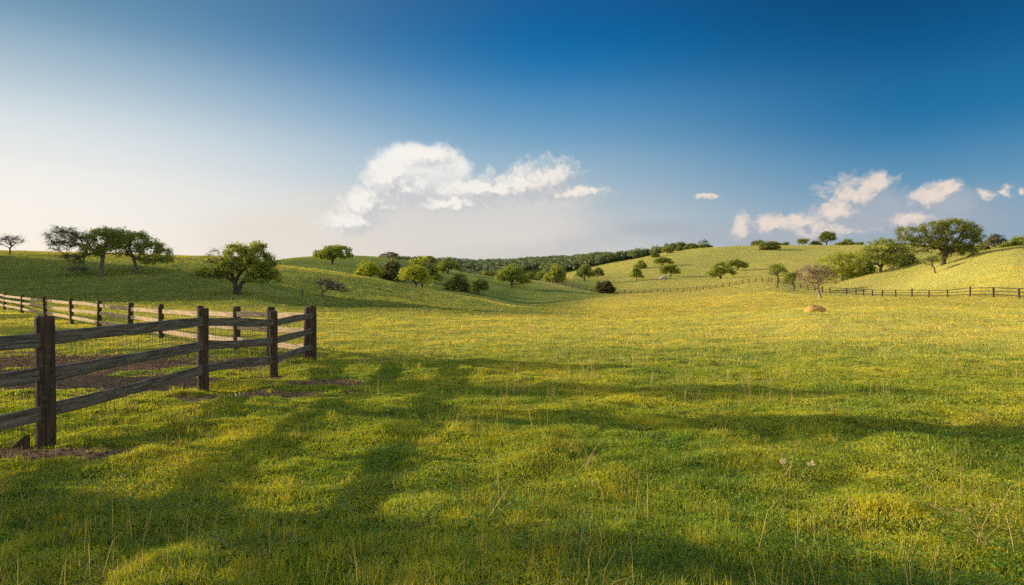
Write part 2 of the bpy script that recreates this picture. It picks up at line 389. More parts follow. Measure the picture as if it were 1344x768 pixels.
# ------------------------------------------------------------------ grass blades (nobody could count them)
def blades(name, x, y, z, hgt, wid, col, mat, lean=.5, tipcol=None, bend=1.0):
    n = len(x)
    yaw = RNG.uniform(0, 2 * math.pi, n); ld = RNG.uniform(0, 2 * math.pi, n)
    ln = np.abs(RNG.normal(0, lean, n)) * hgt
    dx = np.cos(yaw) * wid * .5; dy = np.sin(yaw) * wid * .5
    lx = np.cos(ld) * ln; ly = np.sin(ld) * ln
    V = np.empty((n, 5, 3), np.float32)
    V[:, 0] = np.stack([x - dx, y - dy, z - .01], 1); V[:, 1] = np.stack([x + dx, y + dy, z - .01], 1)
    mx = x + lx * .32; my = y + ly * .32; mz = z + hgt * .58
    V[:, 2] = np.stack([mx + dx * .8, my + dy * .8, mz], 1); V[:, 3] = np.stack([mx - dx * .8, my - dy * .8, mz], 1)
    V[:, 4] = np.stack([x + lx * bend, y + ly * bend, z + hgt * np.clip(1 - .35 * (ln / hgt) ** 2, .4, 1)], 1)
    b = np.arange(n, dtype=np.int32)[:, None] * 5
    L = np.concatenate([b + np.array([0, 1, 2, 3]), b + np.array([3, 2, 4])], 1).ravel()
    S = np.tile(np.array([4, 3], np.int32), n)
    C = np.repeat(col[:, None, :], 5, 1)
    if tipcol is not None: C[:, 4] = tipcol
    return raw_mesh(name, V.reshape(-1, 3), S, L, mat, C.reshape(-1, 3))
def sample_view(n, z0, z1, p, side=.86):
    """n ground points in the wedge the camera looks over, density ~ distance**-p"""
    q = 2 - p; u = RNG.random(n)
    Y = (z0 ** q + u * (z1 ** q - z0 ** q)) ** (1 / q)
    return RNG.uniform(-side, side, n) * (Y + .6), Y
def palette(n, t, a, b):
    return np.asarray(a) * (1 - t[:, None]) + np.asarray(b) * t[:, None]
def lawn(n, z0, z1, p, name, label, hbase, wbase, lean):
    x, y = sample_view(n // 6, z0, z1, p)                      # tufts of six blades
    x = np.repeat(x, 6); y = np.repeat(y, 6)
    r = RNG.normal(0, 1, len(x)) * (.018 + .0035 * y); a = RNG.uniform(0, 2 * math.pi, len(x))
    x = x + r * np.cos(a); y = y + r * np.sin(a)
    dm = dirt_mask(x, y); bare = .65 * sstep(.38, .6, fbm(x * .9 + 90, y * .9, 3)) * (1 - sstep(12, 20, y)); keep = (RNG.random(len(x)) > np.maximum(dm * 1.04, bare))
    x, y = x[keep], y[keep]; n = len(x)
    z = base_h(x, y) + detail_h(x, y)
    lush = sstep(-.35, .5, fbm(x * .55 + 2, y * .55, 3))
    tall = sstep(.12, .5, fbm(x * 1.3 + 40, y * 1.3, 3))
    hg = hbase * (.45 + .5 * lush + 1.25 * tall) * RNG.uniform(.55, 1.35, n) * (1 + .012 * y)
    wd = wbase * RNG.uniform(.7, 1.4, n) * np.maximum(y / 5, .8) ** .75
    t = np.clip((.34 - .16 * sstep(8, 20, y)) * RNG.random(n) + .85 * dryness(x, y) + .40 * (fbm(x * .3, y * .3 + 11, 3)) + .14, 0, 1)
    t = np.clip(t + .30 * fbm(x * 1.5 + 5, y * 1.5, 3) * (1 - sstep(12, 22, y)), 0, 1)
    dm_ = sstep(10, 22, y)[:, None]
    col = palette(n, t, (.30, .47, .030), (.98, .90, .08)) * (1 - dm_) + palette(n, t, (.36, .44, .06), (.86, .76, .14)) * dm_
    dr = RNG.random(n) < (.04 + .06 * t) * (1 - .8 * sstep(10, 25, y))
    col[dr] = np.array([.62, .47, .16]) * RNG.uniform(.6, 1.1, (dr.sum(), 1))
    col *= 1 + (RNG.uniform(.75, 1.15, (n, 1)) - 1) * (1 - .6 * sstep(10, 24, y))[:, None] * (.85 + .3 * lush[:, None]) * (1 - .10 * sstep(12, 26, y))[:, None]
    me = blades(name, x, y, z, hg, wd, col, M['grass'], lean)
    tag(link(name, me), label, 'grass', kind='stuff')
lawn(1050000, 3.0, 17, 1.30, 'grass', 'short lush pasture grass covering the near ground', .030, .0072, 1.25)
lawn(700000, 14, 120, 1.45, 'meadow_grass', 'yellowing meadow grass spreading over the middle of the field', .050, .0040, .8)
def hill_grass(n):
    x, y = sample_view(n, 55, 500, 1.9, .80); z = base_h(x, y) + detail_h(x, y)
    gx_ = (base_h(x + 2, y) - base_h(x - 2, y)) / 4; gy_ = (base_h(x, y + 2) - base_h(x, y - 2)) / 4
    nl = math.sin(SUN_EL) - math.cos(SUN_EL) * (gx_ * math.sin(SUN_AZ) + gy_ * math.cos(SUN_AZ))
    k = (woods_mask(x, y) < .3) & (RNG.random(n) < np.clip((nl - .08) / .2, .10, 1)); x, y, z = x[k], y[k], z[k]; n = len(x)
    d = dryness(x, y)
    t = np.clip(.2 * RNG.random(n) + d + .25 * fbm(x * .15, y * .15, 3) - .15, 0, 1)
    t = t * (1 - .85 * slope_shade(x, y))  # blades kept green where the slope shade is painted
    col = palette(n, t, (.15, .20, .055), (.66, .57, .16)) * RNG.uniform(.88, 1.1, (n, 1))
    hg = RNG.uniform(.07, .17, n) * (.8 + y / 300); wd = np.minimum(.00042 * y, .15) * RNG.uniform(.6, 1.3, n)
    tag(link('hill_grass', blades('hill_grass', x, y, z, hg, wd, col, M['grass'], .5)), 'sunlit wild grass covering the distant slopes', 'grass', kind='stuff')
# tall dry stalks
x, y = sample_view(1500, 3.2, 45, 1.15)
x = np.repeat(x, 7); y = np.repeat(y, 7); x = x + RNG.normal(0, .10, len(x)); y = y + RNG.normal(0, .10, len(x))
k = (fbm(x * .22 + 9, y * .22, 2) + .25 * (x / y) > -.02) & (dirt_mask(x, y) < .3)
x, y = x[k], y[k]; n = len(x); z = base_h(x, y) + detail_h(x, y)
hg = RNG.uniform(.12, .46, n); wd = RNG.uniform(.0026, .0046, n) * np.maximum(y / 6, .8) ** .8
col = palette(n, RNG.random(n), (.38, .28, .07), (.78, .58, .22))
tag(link('dry_grass_stalks', blades('dry_grass_stalks', x, y, z, hg, wd, col, M['dry'], .55)), 'thin tall golden dry stalks scattered through the grass', 'dry grass', kind='stuff')
# dead straw lying in the turf
x, y = sample_view(9000, 3.0, 14, 1.3, .84); k = fbm(x * .6 + 55, y * .6, 2) > -.1; x, y = x[k], y[k]; n = len(x); z = base_h(x, y) + detail_h(x, y) + RNG.uniform(.012, .04, n)
tag(link('dead_straw', blades('dead_straw', x, y, z, RNG.uniform(.015, .05, n), RNG.uniform(.003, .005, n), palette(n, RNG.random(n), (.35, .25, .10), (.75, .58, .30)), M['dry'], 3.2)), 'pale dead grass straws lying in the near turf', 'dead grass', kind='stuff')
# coarse tussocks: longer arching blades in clumps
x, y = sample_view(1500, 3.2, 16, 1.3, .84); k = (fbm(x * .5 + 21, y * .5, 2) > -.12) & (dirt_mask(x, y) < .3); x, y = x[k], y[k]
ba = RNG.uniform(0, 6.28, 46); bx_, by_, _ = at(1070, 45.5)
x = np.concatenate([x, bx_ + np.cos(ba) * RNG.uniform(.6, .95, 46)]); y = np.concatenate([y, by_ + np.sin(ba) * RNG.uniform(.45, .8, 46)])
R0 = RNG.uniform(.03, .085, len(x)); hh0 = RNG.uniform(.06, .15, len(x)); tc0 = RNG.random(len(x))
x = np.repeat(x, 42); y = np.repeat(y, 42); R0 = np.repeat(R0, 42); hh0 = np.repeat(hh0, 42); tc0 = np.repeat(tc0, 42); n = len(x)
x = x + RNG.normal(0, 1, n) * R0; y = y + RNG.normal(0, 1, n) * R0; z = base_h(x, y) + detail_h(x, y)
col = palette(n, np.clip(tc0 * .7 + .4 * RNG.random(n) + dryness(x, y) * .4, 0, 1), (.18, .32, .025), (.72, .64, .06)) * RNG.uniform(.7, 1.15, (n, 1))
tag(link('grass_tussocks', blades('grass_tussocks', x, y, z, hh0 * RNG.uniform(.5, 1.15, n), RNG.uniform(.003, .0055, n) * np.maximum(y / 6, .8) ** .6, col, M['grass'], .75)), 'coarse clumps of longer arching grass blades in the near pasture', 'grass', kind='stuff')
# leafy weeds
x, y = sample_view(900, 3.2, 10, 1.3); k = (fbm(x * .45 + 33, y * .45, 2) + .10 * x > -.05) & (dirt_mask(x, y) < .3); x, y = x[k], y[k]
x = np.repeat(x, 22); y = np.repeat(y, 22); n = len(x); x = x + RNG.normal(0, .045, n); y = y + RNG.normal(0, .045, n)
WEED = (x, y, n)
# low broad clover leaves
def broadleaf(name, x, y, z, size, col, mat):
    n = len(x); a = RNG.uniform(0, 2 * math.pi, n)
    ax = np.stack([np.cos(a), np.sin(a), RNG.uniform(-.2, .7, n)], 1) * size[:, None]
    bx = np.stack([-np.sin(a), np.cos(a), RNG.uniform(-.4, .4, n)], 1) * size[:, None] * .45
    P = np.stack([x, y, z], 1)
    V = np.stack([P, P + ax * .55 + bx, P + ax, P + ax * .55 - bx], 1)
    L = np.arange(n * 4)
    return raw_mesh(name, V.reshape(-1, 3), np.full(n, 4), L, mat, np.repeat(col, 4, 0))
x, y = sample_view(70000, 3.0, 10, 1.3)
x = np.repeat(x, 3); y = np.repeat(y, 3)
k = (fbm(x * .7 + 70, y * .7, 3) > .02) & (dirt_mask(x, y) < .5); x, y = x[k], y[k]; n = len(x)
z = base_h(x, y) + detail_h(x, y) + RNG.uniform(.015, .055, n)
col = palette(n, RNG.random(n), (.12, .24, .025), (.26, .36, .04))
tag(link('clover', broadleaf('clover', x, y, z, RNG.uniform(.009, .018, n), col, M['grass'])), 'patches of low round clover leaves among the near grass', 'clover', kind='stuff')

hill_grass(800000)
x, y, n = WEED
z = base_h(x, y) + detail_h(x, y) + RNG.uniform(.03, .13, n)
tag(link('leafy_weeds', broadleaf('leafy_weeds', x, y, z, RNG.uniform(.014, .032, n), palette(n, RNG.random(n), (.14, .30, .025), (.34, .48, .045)), M['grass'])), 'low leafy green weeds growing through the near grass', 'weeds', kind='stuff')
# ------------------------------------------------------------------ trees
def limb_path(a, b, bow, n=5):
    a = np.array(a); b = np.array(b); t = np.linspace(0, 1, n)[:, None]
    L = np.linalg.norm(b - a)
    p = a + (b - a) * t
    off = RNG.normal(0, bow * L, 3); off[2] += bow * L * .6
    return p + np.sin(t * math.pi) * off + RNG.normal(0, .02 * L, (n, 3)) * (np.sin(t * math.pi))
def build_tree(name, blobs, fork, base_r, leaf=.16, per=55, dens=1.0, cols=((.045, .075, .010), (.13, .15, .02)), bare=0.0, seed=1, stems=((0, 0),), twig=.0, twigs=4, clump=.45, lowres=False, bark='bark'):
    """blobs: (x, z, rx, rz[, leafiness]) crown lobes in metres; fork: height (x,z) of the first fork; returns trunk mesh, crown mesh"""
    global RNG
    old = RNG; RNG = np.random.default_rng(seed)
    cl = []; lf = []
    for b in blobs:
        bx, bz, rx, rz = b[:4]; leafy_ = b[4] if len(b) > 4 else 1
        by = b[5] if len(b) > 5 else 0
        ry = rx * .85
        vol = rx * rz * ry
        k = max(4, int(dens * 9 * (rx * rz + rx * ry) / (clump * 2) ** 1.6))
        v = RNG.normal(0, 1, (k, 3)); v /= np.linalg.norm(v, axis=1)[:, None]
        v[:, 2] = np.where(v[:, 2] < -.7, -v[:, 2] * .6, v[:, 2])
        rr = RNG.uniform(.45, 1.0, k) ** .6
        cl.append(np.stack([bx + v[:, 0] * rr * rx, by + v[:, 1] * rr * ry, bz + v[:, 2] * rr * rz], 1)); lf += [leafy_] * k
    cl = np.concatenate(cl); lf = np.array(lf)
    nodes = []; par = []; plen = []
    def addn(p, q):
        nodes.append(np.array(p, float)); par.append(q)
        plen.append(0 if q < 0 else plen[q] + np.linalg.norm(nodes[q] - nodes[-1])); return len(nodes) - 1
    for (sx, sy) in stems:
        r0 = addn((sx * .3, sy * .3, -.25), -1)
        fx, fz = fork
        m1 = addn((sx * .45 + fx * .3 + RNG.normal(0, .05), sy * .45, fz * .5), r0)
        addn((sx + fx, sy, fz), m1)
    order = np.argsort(np.linalg.norm(cl - nodes[2], axis=1))
    tips = []
    for i in order:
        c = cl[i]; P = np.array(nodes); d = np.linalg.norm(P - c, axis=1) + .28 * np.array(plen) + .9 * np.maximum(P[:, 2] - c[2], 0)
        d[0::1] += np.where(P[:, 2] < fork[1] * .85, 5, 0)
        q = int(np.argmin(d)); L = np.linalg.norm(P[q] - c)
        if L > 1.0:
            mid = P[q] + (c - P[q]) * RNG.uniform(.4, .6) + np.array([RNG.normal(0, .09), RNG.normal(0, .09), .10 + RNG.normal(0, .06)]) * L
            q = addn(mid, q)
        tips.append((addn(c, q), lf[i]))
    cnt = np.zeros(len(nodes))
    for i, _ in tips: cnt[i] += 1
    for i in range(len(nodes) - 1, -1, -1):
        if par[i] >= 0: cnt[par[i]] += cnt[i]
    tot = max(cnt.max(), 1)
    rad = base_r * np.maximum(cnt / tot, .0006) ** .47
    mb = MB()
    for i in range(len(nodes)):
        q = par[i]
        if q < 0: continue
        seg = 3 if lowres else 4
        r0 = min(rad[q], rad[i] * 1.6 + .01); r1 = rad[i]
        p = limb_path(nodes[q], nodes[i], .05, seg)
        rr = np.linspace(r0, r1, seg)
        if par[q] < 0: rr = rr * np.array([1.25, 1.05, 1.0, 1.0])[:seg]
        if r1 < .012 and lowres: continue
        mb.tube(p, np.maximum(rr, .008), 4 if lowres or r0 < .05 else 7, cap=(q == 0))
    # fine twigs at the tips
    LV = []; LC = []
    a_, b_ = np.array(cols[0]), np.array(cols[1])
    for i, leafiness in tips:
        c = nodes[i]
        nt = twigs if leafiness > .6 else twigs * 3
        for _ in range(nt):
            e = c + RNG.normal(0, 1, 3) * clump * np.array([1, 1, .6])
            mb.tube(limb_path(c, e, .08, 3), np.array([.014, .010, .006]) * (1 + twig), 3, cap=False)
        k = int(per * leafiness * RNG.uniform(.5, 1.4) + RNG.random())
        if k <= 0: continue
        o = RNG.normal(0, 1, (k, 3)); o /= np.linalg.norm(o, axis=1)[:, None]
        o *= (RNG.random((k, 1)) ** .5) * clump * np.array([1.12, 1.12, .85]) * RNG.uniform(.75, 1.3)
        P = c + o
        n1 = RNG.normal(0, 1, (k, 3)); n1 /= np.linalg.norm(n1, axis=1)[:, None]
        n2 = np.cross(n1, RNG.normal(0, 1, (k, 3))); n2 /= np.linalg.norm(n2, axis=1)[:, None]
        s = leaf * RNG.uniform(.55, 1.3, (k, 1))
        LV.append(np.stack([P - n1 * s * .5, P + n2 * s * .32 + n1 * s * .05, P + n1 * s * .55, P - n2 * s * .32 + n1 * s * .05], 1))
        t = np.clip(RNG.normal(.4, .22, (k, 1)) + RNG.normal(0, .16), 0, 1)
        LC.append(np.repeat(a_ + (b_ - a_) * t, 4, 0) * RNG.uniform(.85, 1.15))
    trunk = mb.mesh(name + '_trunk', M[bark])
    V = np.concatenate(LV).reshape(-1, 3); C = np.concatenate(LC)
    crown = raw_mesh(name + '_crown', V, np.full(len(V) // 4, 4), np.arange(len(V)), M['leaf'], C)
    RNG = old
    return trunk, crown
def put_tree(name, label, cat, meshes, loc, scale=(1, 1, 1), rz=0, group=None):
    t = thing(name, label, cat, loc, group, rz)
    link('trunk', meshes[0], t); link('crown', meshes[1], t)
    t.scale = scale
    return t
def copy_tree(root, loc, rz, scale, label, group=None):
    r = root.copy(); COL.objects.link(r); r.location = loc; r.rotation_euler = (0, 0, rz); r.scale = scale
    if label: r['label'] = label
    if group: r['group'] = group
    for ch in list(root.children):
        c = ch.copy(); COL.objects.link(c); c.parent = r
    return r
OLIVE = ((.20, .27, .04), (.56, .58, .08)); BRIGHT = ((.28, .36, .03), (.74, .72, .06)); DARK = ((.14, .18, .04), (.42, .44, .09))
GREYG = ((.12, .12, .05), (.26, .24, .11)); PINK = ((.46, .35, .16), (.82, .63, .34))
# --- the nearer trees, each its own build
def px_tree(name, label, px, d, blobs, fork, base_r, group=None, **kw):
    s = d / F; loc = at(px, d)
    mb = [tuple([b[0] * s, b[1] * s, b[2] * s, b[3] * s] + list(b[4:])) for b in blobs]
    ms = build_tree(name, mb, (fork[0] * s, fork[1] * s), base_r, **kw)
    return put_tree(name, label, 'tree', ms, loc, group=group)
GL = 'trees on the left hill'
px_tree('oak_tree', 'half bare spreading tree with grey twiggy left limbs on the left hillside', 133, 90,
        [(-48, 52, 22, 15, .13), (-55, 38, 16, 9, .10), (-26, 46, 17, 12, .35), (-35, 22, 16, 8, .08), (2, 48, 23, 15, 1), (14, 36, 17, 12, 1), (-14, 33, 16, 9, .8), (22, 52, 14, 11, .9), (-30, 8, 13, 4, .04)],
        (2, 22), .24, GL, leaf=.18, per=62, cols=OLIVE, seed=21, bark='grey_bark', twigs=5, clump=.50)
px_tree('oak_tree', 'leaning spreading tree with full leafy crown beside the half bare tree on the left hillside', 180, 93,
        [(-20, 40, 17, 13, 1), (0, 42, 20, 14, 1), (18, 34, 18, 10, .9), (33, 26, 13, 8, .75), (18, 18, 14, 9, .8), (38, 18, 8, 5, .6), (-4, 28, 13, 8, .7)],
        (-5, 20), .21, GL, leaf=.19, per=56, cols=OLIVE, seed=22, bark='grey_bark', twigs=3, clump=.50)
px_tree('oak_tree', 'big round crowned tree with low forked dark trunk standing lowest on the left slope', 313, 75.5,
        [(-30, 47, 15, 11, .22), (2, 52, 20, 14, 1), (24, 46, 22, 15, 1), (-10, 38, 22, 11, .9), (-36, 28, 19, 10, .65), (40, 32, 14, 16, 1), (28, 22, 18, 12, .9), (-48, 24, 12, 8, .6), (12, 36, 24, 13, .9), (46, 22, 11, 10, .8), (-22, 26, 16, 8, .6), (18, 60, 18, 8, .9)],
        (5, 16), .25, GL, leaf=.18, per=64, cols=OLIVE, seed=23, stems=((0, 0), (-.9, .2)), twigs=3, clump=.48)
px_tree('bare_tree', 'small leafless tree on the hill crest at the left edge of the view', 13, 112,
        [(-5, 16, 10, 8, .03), (8, 17, 12, 7, .03), (0, 21, 8, 5, .03)], (0, 7), .12, GL, leaf=.1, per=10, cols=GREYG, seed=24, twigs=3, clump=.5)
px_tree('shrub', 'small reddish brown twiggy shrub alone on the shaded slope', 424, 88,
        [(2, 17, 12, 8, .45), (16, 13, 12, 6, .45), (26, 8, 8, 5, .4)], (0, 6), .10, GL, leaf=.11, per=26, cols=((.30, .22, .10), (.58, .42, .22)), seed=25, bark='grey_bark', twigs=5, clump=.38)
# --- right hand trees
GR = 'trees on the right hillside'
px_tree('oak_tree', 'largest tree on the right hill, wide layered dark green crown on a stout trunk', 1238, 141,
        [(-44, 42, 18, 11, .8), (-12, 49, 20, 9, 1), (14, 49, 26, 11, 1), (34, 42, 20, 10, 1), (30, 34, 18, 10, 1), (-22, 30, 22, 8, .8), (5, 28, 22, 9, .9), (24, 22, 18, 8, .9), (40, 26, 10, 12, 1), (-50, 30, 12, 9, .6), (2, 12, 9, 8, .8), (-32, 20, 15, 8, .7), (34, 16, 12, 8, .8), (18, 18, 14, 8, .8), (-8, 38, 22, 9, .9)],
        (4, 17), .50, GR, dens=.62, leaf=.24, per=60, cols=((.13, .18, .03), (.44, .45, .06)), seed=31, twigs=2, clump=.72)
px_tree('oak_tree', 'round green tree left of the largest one on the right hill', 1156, 161,
        [(2, 34, 20, 12, 1), (-16, 24, 16, 13, 1), (16, 22, 18, 14, 1), (0, 17, 20, 9, 1), (26, 30, 14, 12, .4), (-26, 14, 12, 9, .8)], (0, 7), .34, GR, dens=.75,
        leaf=.24, per=50, cols=OLIVE, seed=32, twigs=2, clump=.7)
px_tree('oak_tree', 'low bushy green tree clump spreading to the ground beside the pink bare tree', 1106, 166,
        [(-17, 21, 18, 15, 1), (3, 26, 19, 13, 1), (17, 18, 16, 16, .8), (-2, 8, 16, 10, 1), (22, 7, 14, 8, .6), (-27, 12, 10, 9, .7)], (0, 5), .25, GR, dens=.75,
        leaf=.24, per=50, cols=BRIGHT, seed=33, twigs=2, clump=.7)
px_tree('bare_tree', 'pinkish brown nearly leafless tree with forked leaning trunk near the rock', 1078, 95,
        [(-20, 34, 15, 11, .36), (-4, 38, 16, 10, .36), (-14, 24, 18, 8, .33), (10, 26, 13, 9, .33), (-2, 30, 16, 9, .33)], (-6, 13), .20, GR,
        leaf=.13, per=30, cols=PINK, seed=34, stems=((0, 0), (-.35, .1)), twigs=3, clump=.5, bark='pale_bark')
px_tree('oak_tree', 'slim pale trunked tree with flat dark top at the fence left of the pink tree', 1021, 150,
        [(-2, 26, 11, 5, 1), (4, 20, 9, 6, .7), (-6, 20, 7, 4, .8)], (0, 14), .15, GR, leaf=.2, per=40, cols=OLIVE, seed=35, twigs=3, clump=.5)
px_tree('oak_tree', 'small green tree half hidden by the left branches of the pink tree', 1042, 146,
        [(-4, 17, 10, 7, .9), (2, 20, 9, 6, .6), (-8, 12, 8, 5, .8)], (0, 7), .15, GR, leaf=.2, per=40, cols=OLIVE, seed=36, twigs=3, clump=.5)
px_tree('oak_tree', 'small leaning thin trunked tree in front of the largest tree on the right hill', 1228, 135,
        [(-12, 15, 9, 7, .8), (-4, 18, 8, 6, .7)], (-4, 9), .13, GR, leaf=.2, per=40, cols=OLIVE, seed=37, twigs=3, clump=.5)
# --- kinds that are repeated further away (built 1 m tall and wide, then scaled)
def proto(kind, seed):
    if kind == 'round': b = [(-1.0, 2.6, 1.3, 1.2), (.9, 2.8, 1.4, 1.3), (0, 3.7, 1.5, 1.1), (.1, 2.2, 1.7, 1.0), (1.7, 1.7, 1.0, .9), (-1.8, 1.6, 1.0, .9)]; f = (0, .7)
    if kind == 'spread': b = [(-1.7, 2.5, 1.3, .9), (0, 3.2, 1.6, .95), (1.6, 2.6, 1.4, .9), (.6, 2.0, 1.6, .7), (-1.0, 1.9, 1.3, .7), (2.5, 1.7, 1.0, .7), (-2.3, 1.7, 1.0, .7)]; f = (.1, .6)
    if kind == 'bush': b = [(-1.1, 1.1, 1.3, 1.1), (.9, 1.4, 1.4, 1.3), (0, 2.0, 1.3, 1.1), (1.9, .8, .9, .8), (-2.0, .7, .9, .7), (.2, .7, 1.7, .7)]; f = (0, .3)
    if kind == 'sparse': b = [(-1, 2.4, 1.2, 1.0, .4), (.8, 2.8, 1.4, 1.0, .4), (.1, 3.4, 1.2, .8, .35), (1.6, 2.0, 1.0, .7, .4)]; f = (0, .9)
    if kind == 'umbrella': b = [(-1.2, 3.0, 1.3, .7), (.8, 3.3, 1.6, .7), (0, 2.5, 1.6, .5)]; f = (0, 1.4)
    return b, f
PROTO = {}
def protos(kind, var, cols):
    key = (kind, var, cols[0])
    if key not in PROTO:
        b, f = proto(kind, 0)
        r = np.random.default_rng(hash((kind, var)) % 9999 if False else len(PROTO) + 5)
        b = [(q[0] + r.normal(0, .25), q[1] + r.normal(0, .15), q[2] * r.uniform(.85, 1.15), q[3] * r.uniform(.85, 1.2)) + tuple(q[4:]) for q in b]
        ms = build_tree(kind, b, f, .19, leaf=.30, per=52, cols=cols, seed=100 + len(PROTO), twigs=1, clump=.62, lowres=True, twig=1.2)
        co = np.empty(len(ms[1].vertices) * 3, np.float32); ms[1].vertices.foreach_get('co', co); co = co.reshape(-1, 3)
        q = np.percentile(co, [1, 99], axis=0)
        PROTO[key] = (ms, q[1][0] - q[0][0], q[1][2], (q[0][0] + q[1][0]) / 2, [None])
    return PROTO[key]
# (name, column of crown middle, distance, crown width px, height px, kind, variant, colours, label, group)
GM = 'trees on the middle hill'; GV = 'trees on the far golden hill'; GC = 'trees along the far hill crest'; GE = 'trees at the edge of the far wood'
FAR = [
 ('oak_tree', 437, 233, 43, 24, 'spread', 0, OLIVE, 'dark spreading tree alone on top of the middle hill', GM),
 ('oak_tree', 486, 200, 36, 24, 'round', 1, BRIGHT, 'yellow green round tree left of the grey bush behind the golden crest', GM),
 ('shrub', 514, 203, 32, 26, 'bush', 0, GREYG, 'grey brown thicket between two yellow green trees behind the crest', GM),
 ('oak_tree', 553, 188, 44, 37, 'round', 2, OLIVE, 'tall dark round tree right of the grey thicket', GM),
 ('oak_tree', 546, 124, 34, 26, 'round', 3, BRIGHT, 'small bright yellow green tree on the near crest in front of the tall dark one', GM),
 ('shrub', 511, 262, 22, 9, 'sparse', 0, GREYG, 'bare topped bushes showing over the crest above the grey thicket', GM),
 ('oak_tree', 565, 281, 16, 12, 'round', 1, OLIVE, 'small round tree on the skyline of the middle hill', GM),
 ('oak_tree', 589, 250, 27, 20, 'round', 0, OLIVE, 'round crowned tree on a bright strip of the middle hill', GM),
 ('oak_tree', 605, 186, 36, 21, 'bush', 1, DARK, 'dark spreading tree clump in the shaded hollow', GM),
 ('oak_tree', 629, 182, 20, 20, 'round', 2, DARK, 'small dark tree at the right end of the shaded clump', GM),
 ('oak_tree', 673, 225, 38, 28, 'round', 3, OLIVE, 'round dense tree with a clear trunk right of the shaded hollow', GM),
 ('shrub', 640, 285, 18, 9, 'bush', 2, DARK, 'dark bush on the crest between the hollow and the far wood', GM),
 ('shrub', 655, 290, 22, 11, 'bush', 3, DARK, 'rounded dark bush just left of the dense round tree', GM),
 ('oak_tree', 697, 285, 20, 13, 'bush', 0, DARK, 'low dark bushy tree right behind the dense round tree', GM),
 ('oak_tree', 711, 290, 18, 15, 'round', 2, OLIVE, 'small light green tree in the gap before the valley fence', GM),
 ('oak_tree', 728, 258, 25, 22, 'bush', 1, OLIVE, 'broad bushy tree at the corner where the valley fence begins', GM),
 ('oak_tree', 768, 330, 21, 21, 'round', 3, DARK, 'leaning dark tree with a small bush at its foot near the wood', GV),
 ('oak_tree', 784, 362, 15, 13, 'round', 0, DARK, 'dark tree on the left shoulder of the golden hill by the wood', GV),
 ('shrub', 795, 240, 23, 16, 'bush', 2, ((.05, .06, .012), (.19, .17, .03)), 'round yellowish bush growing against the valley fence', GV),
 ('oak_tree', 836, 330, 16, 15, 'round', 1, OLIVE, 'small upright tree lowest on the left of the golden hill', GV),
 ('oak_tree', 840, 392, 15, 11, 'bush', 3, OLIVE, 'small tree just above the upright one on the golden hill', GV),
 ('oak_tree', 860, 442, 11, 9, 'bush', 0, DARK, 'small dark brown tree where the golden hill meets the wood', GV),
 ('oak_tree', 871, 395, 21, 11, 'spread', 1, OLIVE, 'wide low tree above the half bare tree on the golden hill', GV),
 ('oak_tree', 879, 338, 24, 16, 'spread', 2, OLIVE, 'half bare slanting tree right of the white rock', GV),
 ('oak_tree', 947, 308, 29, 21, 'round', 0, OLIVE, 'larger round tree with clear trunk just above the valley fence', GV),
 ('oak_tree', 968, 352, 24, 14, 'spread', 3, OLIVE, 'wide tree right behind the larger round tree above the fence', GV),
 ('oak_tree', 1010, 428, 23, 10, 'bush', 2, DARK, 'low wide tree with a long shadow just below the hill crest', GV),
 ('oak_tree', 876, 455, 14, 9, 'round', 3, OLIVE, 'round tree first on the skyline from the left of the golden hill', GC),
 ('oak_tree', 891, 468, 12, 6, 'bush', 1, DARK, 'low dark bush on the skyline after the first round tree', GC),
 ('oak_tree', 906, 474, 20, 7, 'bush', 0, DARK, 'widest dark tree group on the left skyline of the golden hill', GC),
 ('oak_tree', 925, 478, 19, 5, 'bush', 3, DARK, 'last low bush thinning out along the left skyline', GC),
 ('oak_tree', 997, 482, 20, 9, 'bush', 2, DARK, 'rounded dark tree at the left end of the right skyline row', GC),
 ('oak_tree', 1016, 484, 17, 8, 'spread', 0, OLIVE, 'flat topped tree second from left in the skyline row', GC),
 ('oak_tree', 1032, 486, 17, 7, 'bush', 1, DARK, 'low dark bush third from left in the skyline row', GC),
 ('oak_tree', 1054, 480, 16, 11, 'umbrella', 0, OLIVE, 'flat umbrella shaped tree in the middle of the skyline row', GC),
 ('oak_tree', 1070, 482, 17, 8, 'bush', 3, DARK, 'dark rounded bush between the umbrella tree and the tallest tree', GC),
 ('oak_tree', 1086, 452, 18, 17, 'round', 2, DARK, 'tallest tree of the skyline row with its own clear trunk', GC),
 ('oak_tree', 1097, 486, 8, 6, 'bush', 0, DARK, 'tiny bush just right of the tallest skyline tree', GC),
 ('oak_tree', 1110, 476, 18, 9, 'bush', 2, OLIVE, 'broad low tree right of the tallest skyline tree', GC),
 ('oak_tree', 1125, 484, 15, 7, 'umbrella', 1, OLIVE, 'flat topped small tree at the right end of the skyline row', GC),
 ('oak_tree', 1184, 170, 27, 27, 'bush', 3, DARK, 'dark tree between the round bright tree and the largest tree', GR),
 ('oak_tree', 1132, 176, 30, 30, 'bush', 0, OLIVE, 'bushy tree filling the gap left of the round green tree', GR),
 ('oak_tree', 1172, 200, 22, 34, 'sparse', 0, GREYG, 'grey half bare tree rising behind the round bright tree', GR),
 ('shrub', 1204, 190, 30, 14, 'bush', 1, DARK, 'low dark bushes under the left side of the largest tree', GR),
 ('oak_tree', 1290, 172, 16, 17, 'bush', 0, OLIVE, 'small tree just right of the largest tree on the right skyline', GR),
 ('oak_tree', 1308, 170, 28, 24, 'sparse', 0, GREYG, 'grey twiggy tree on the right skyline between two green ones', GR),
 ('oak_tree', 1334, 166, 34, 17, 'bush', 2, OLIVE, 'green bushy tree at the right edge of the view on the skyline', GR),
]
rr_ = random.Random(4)
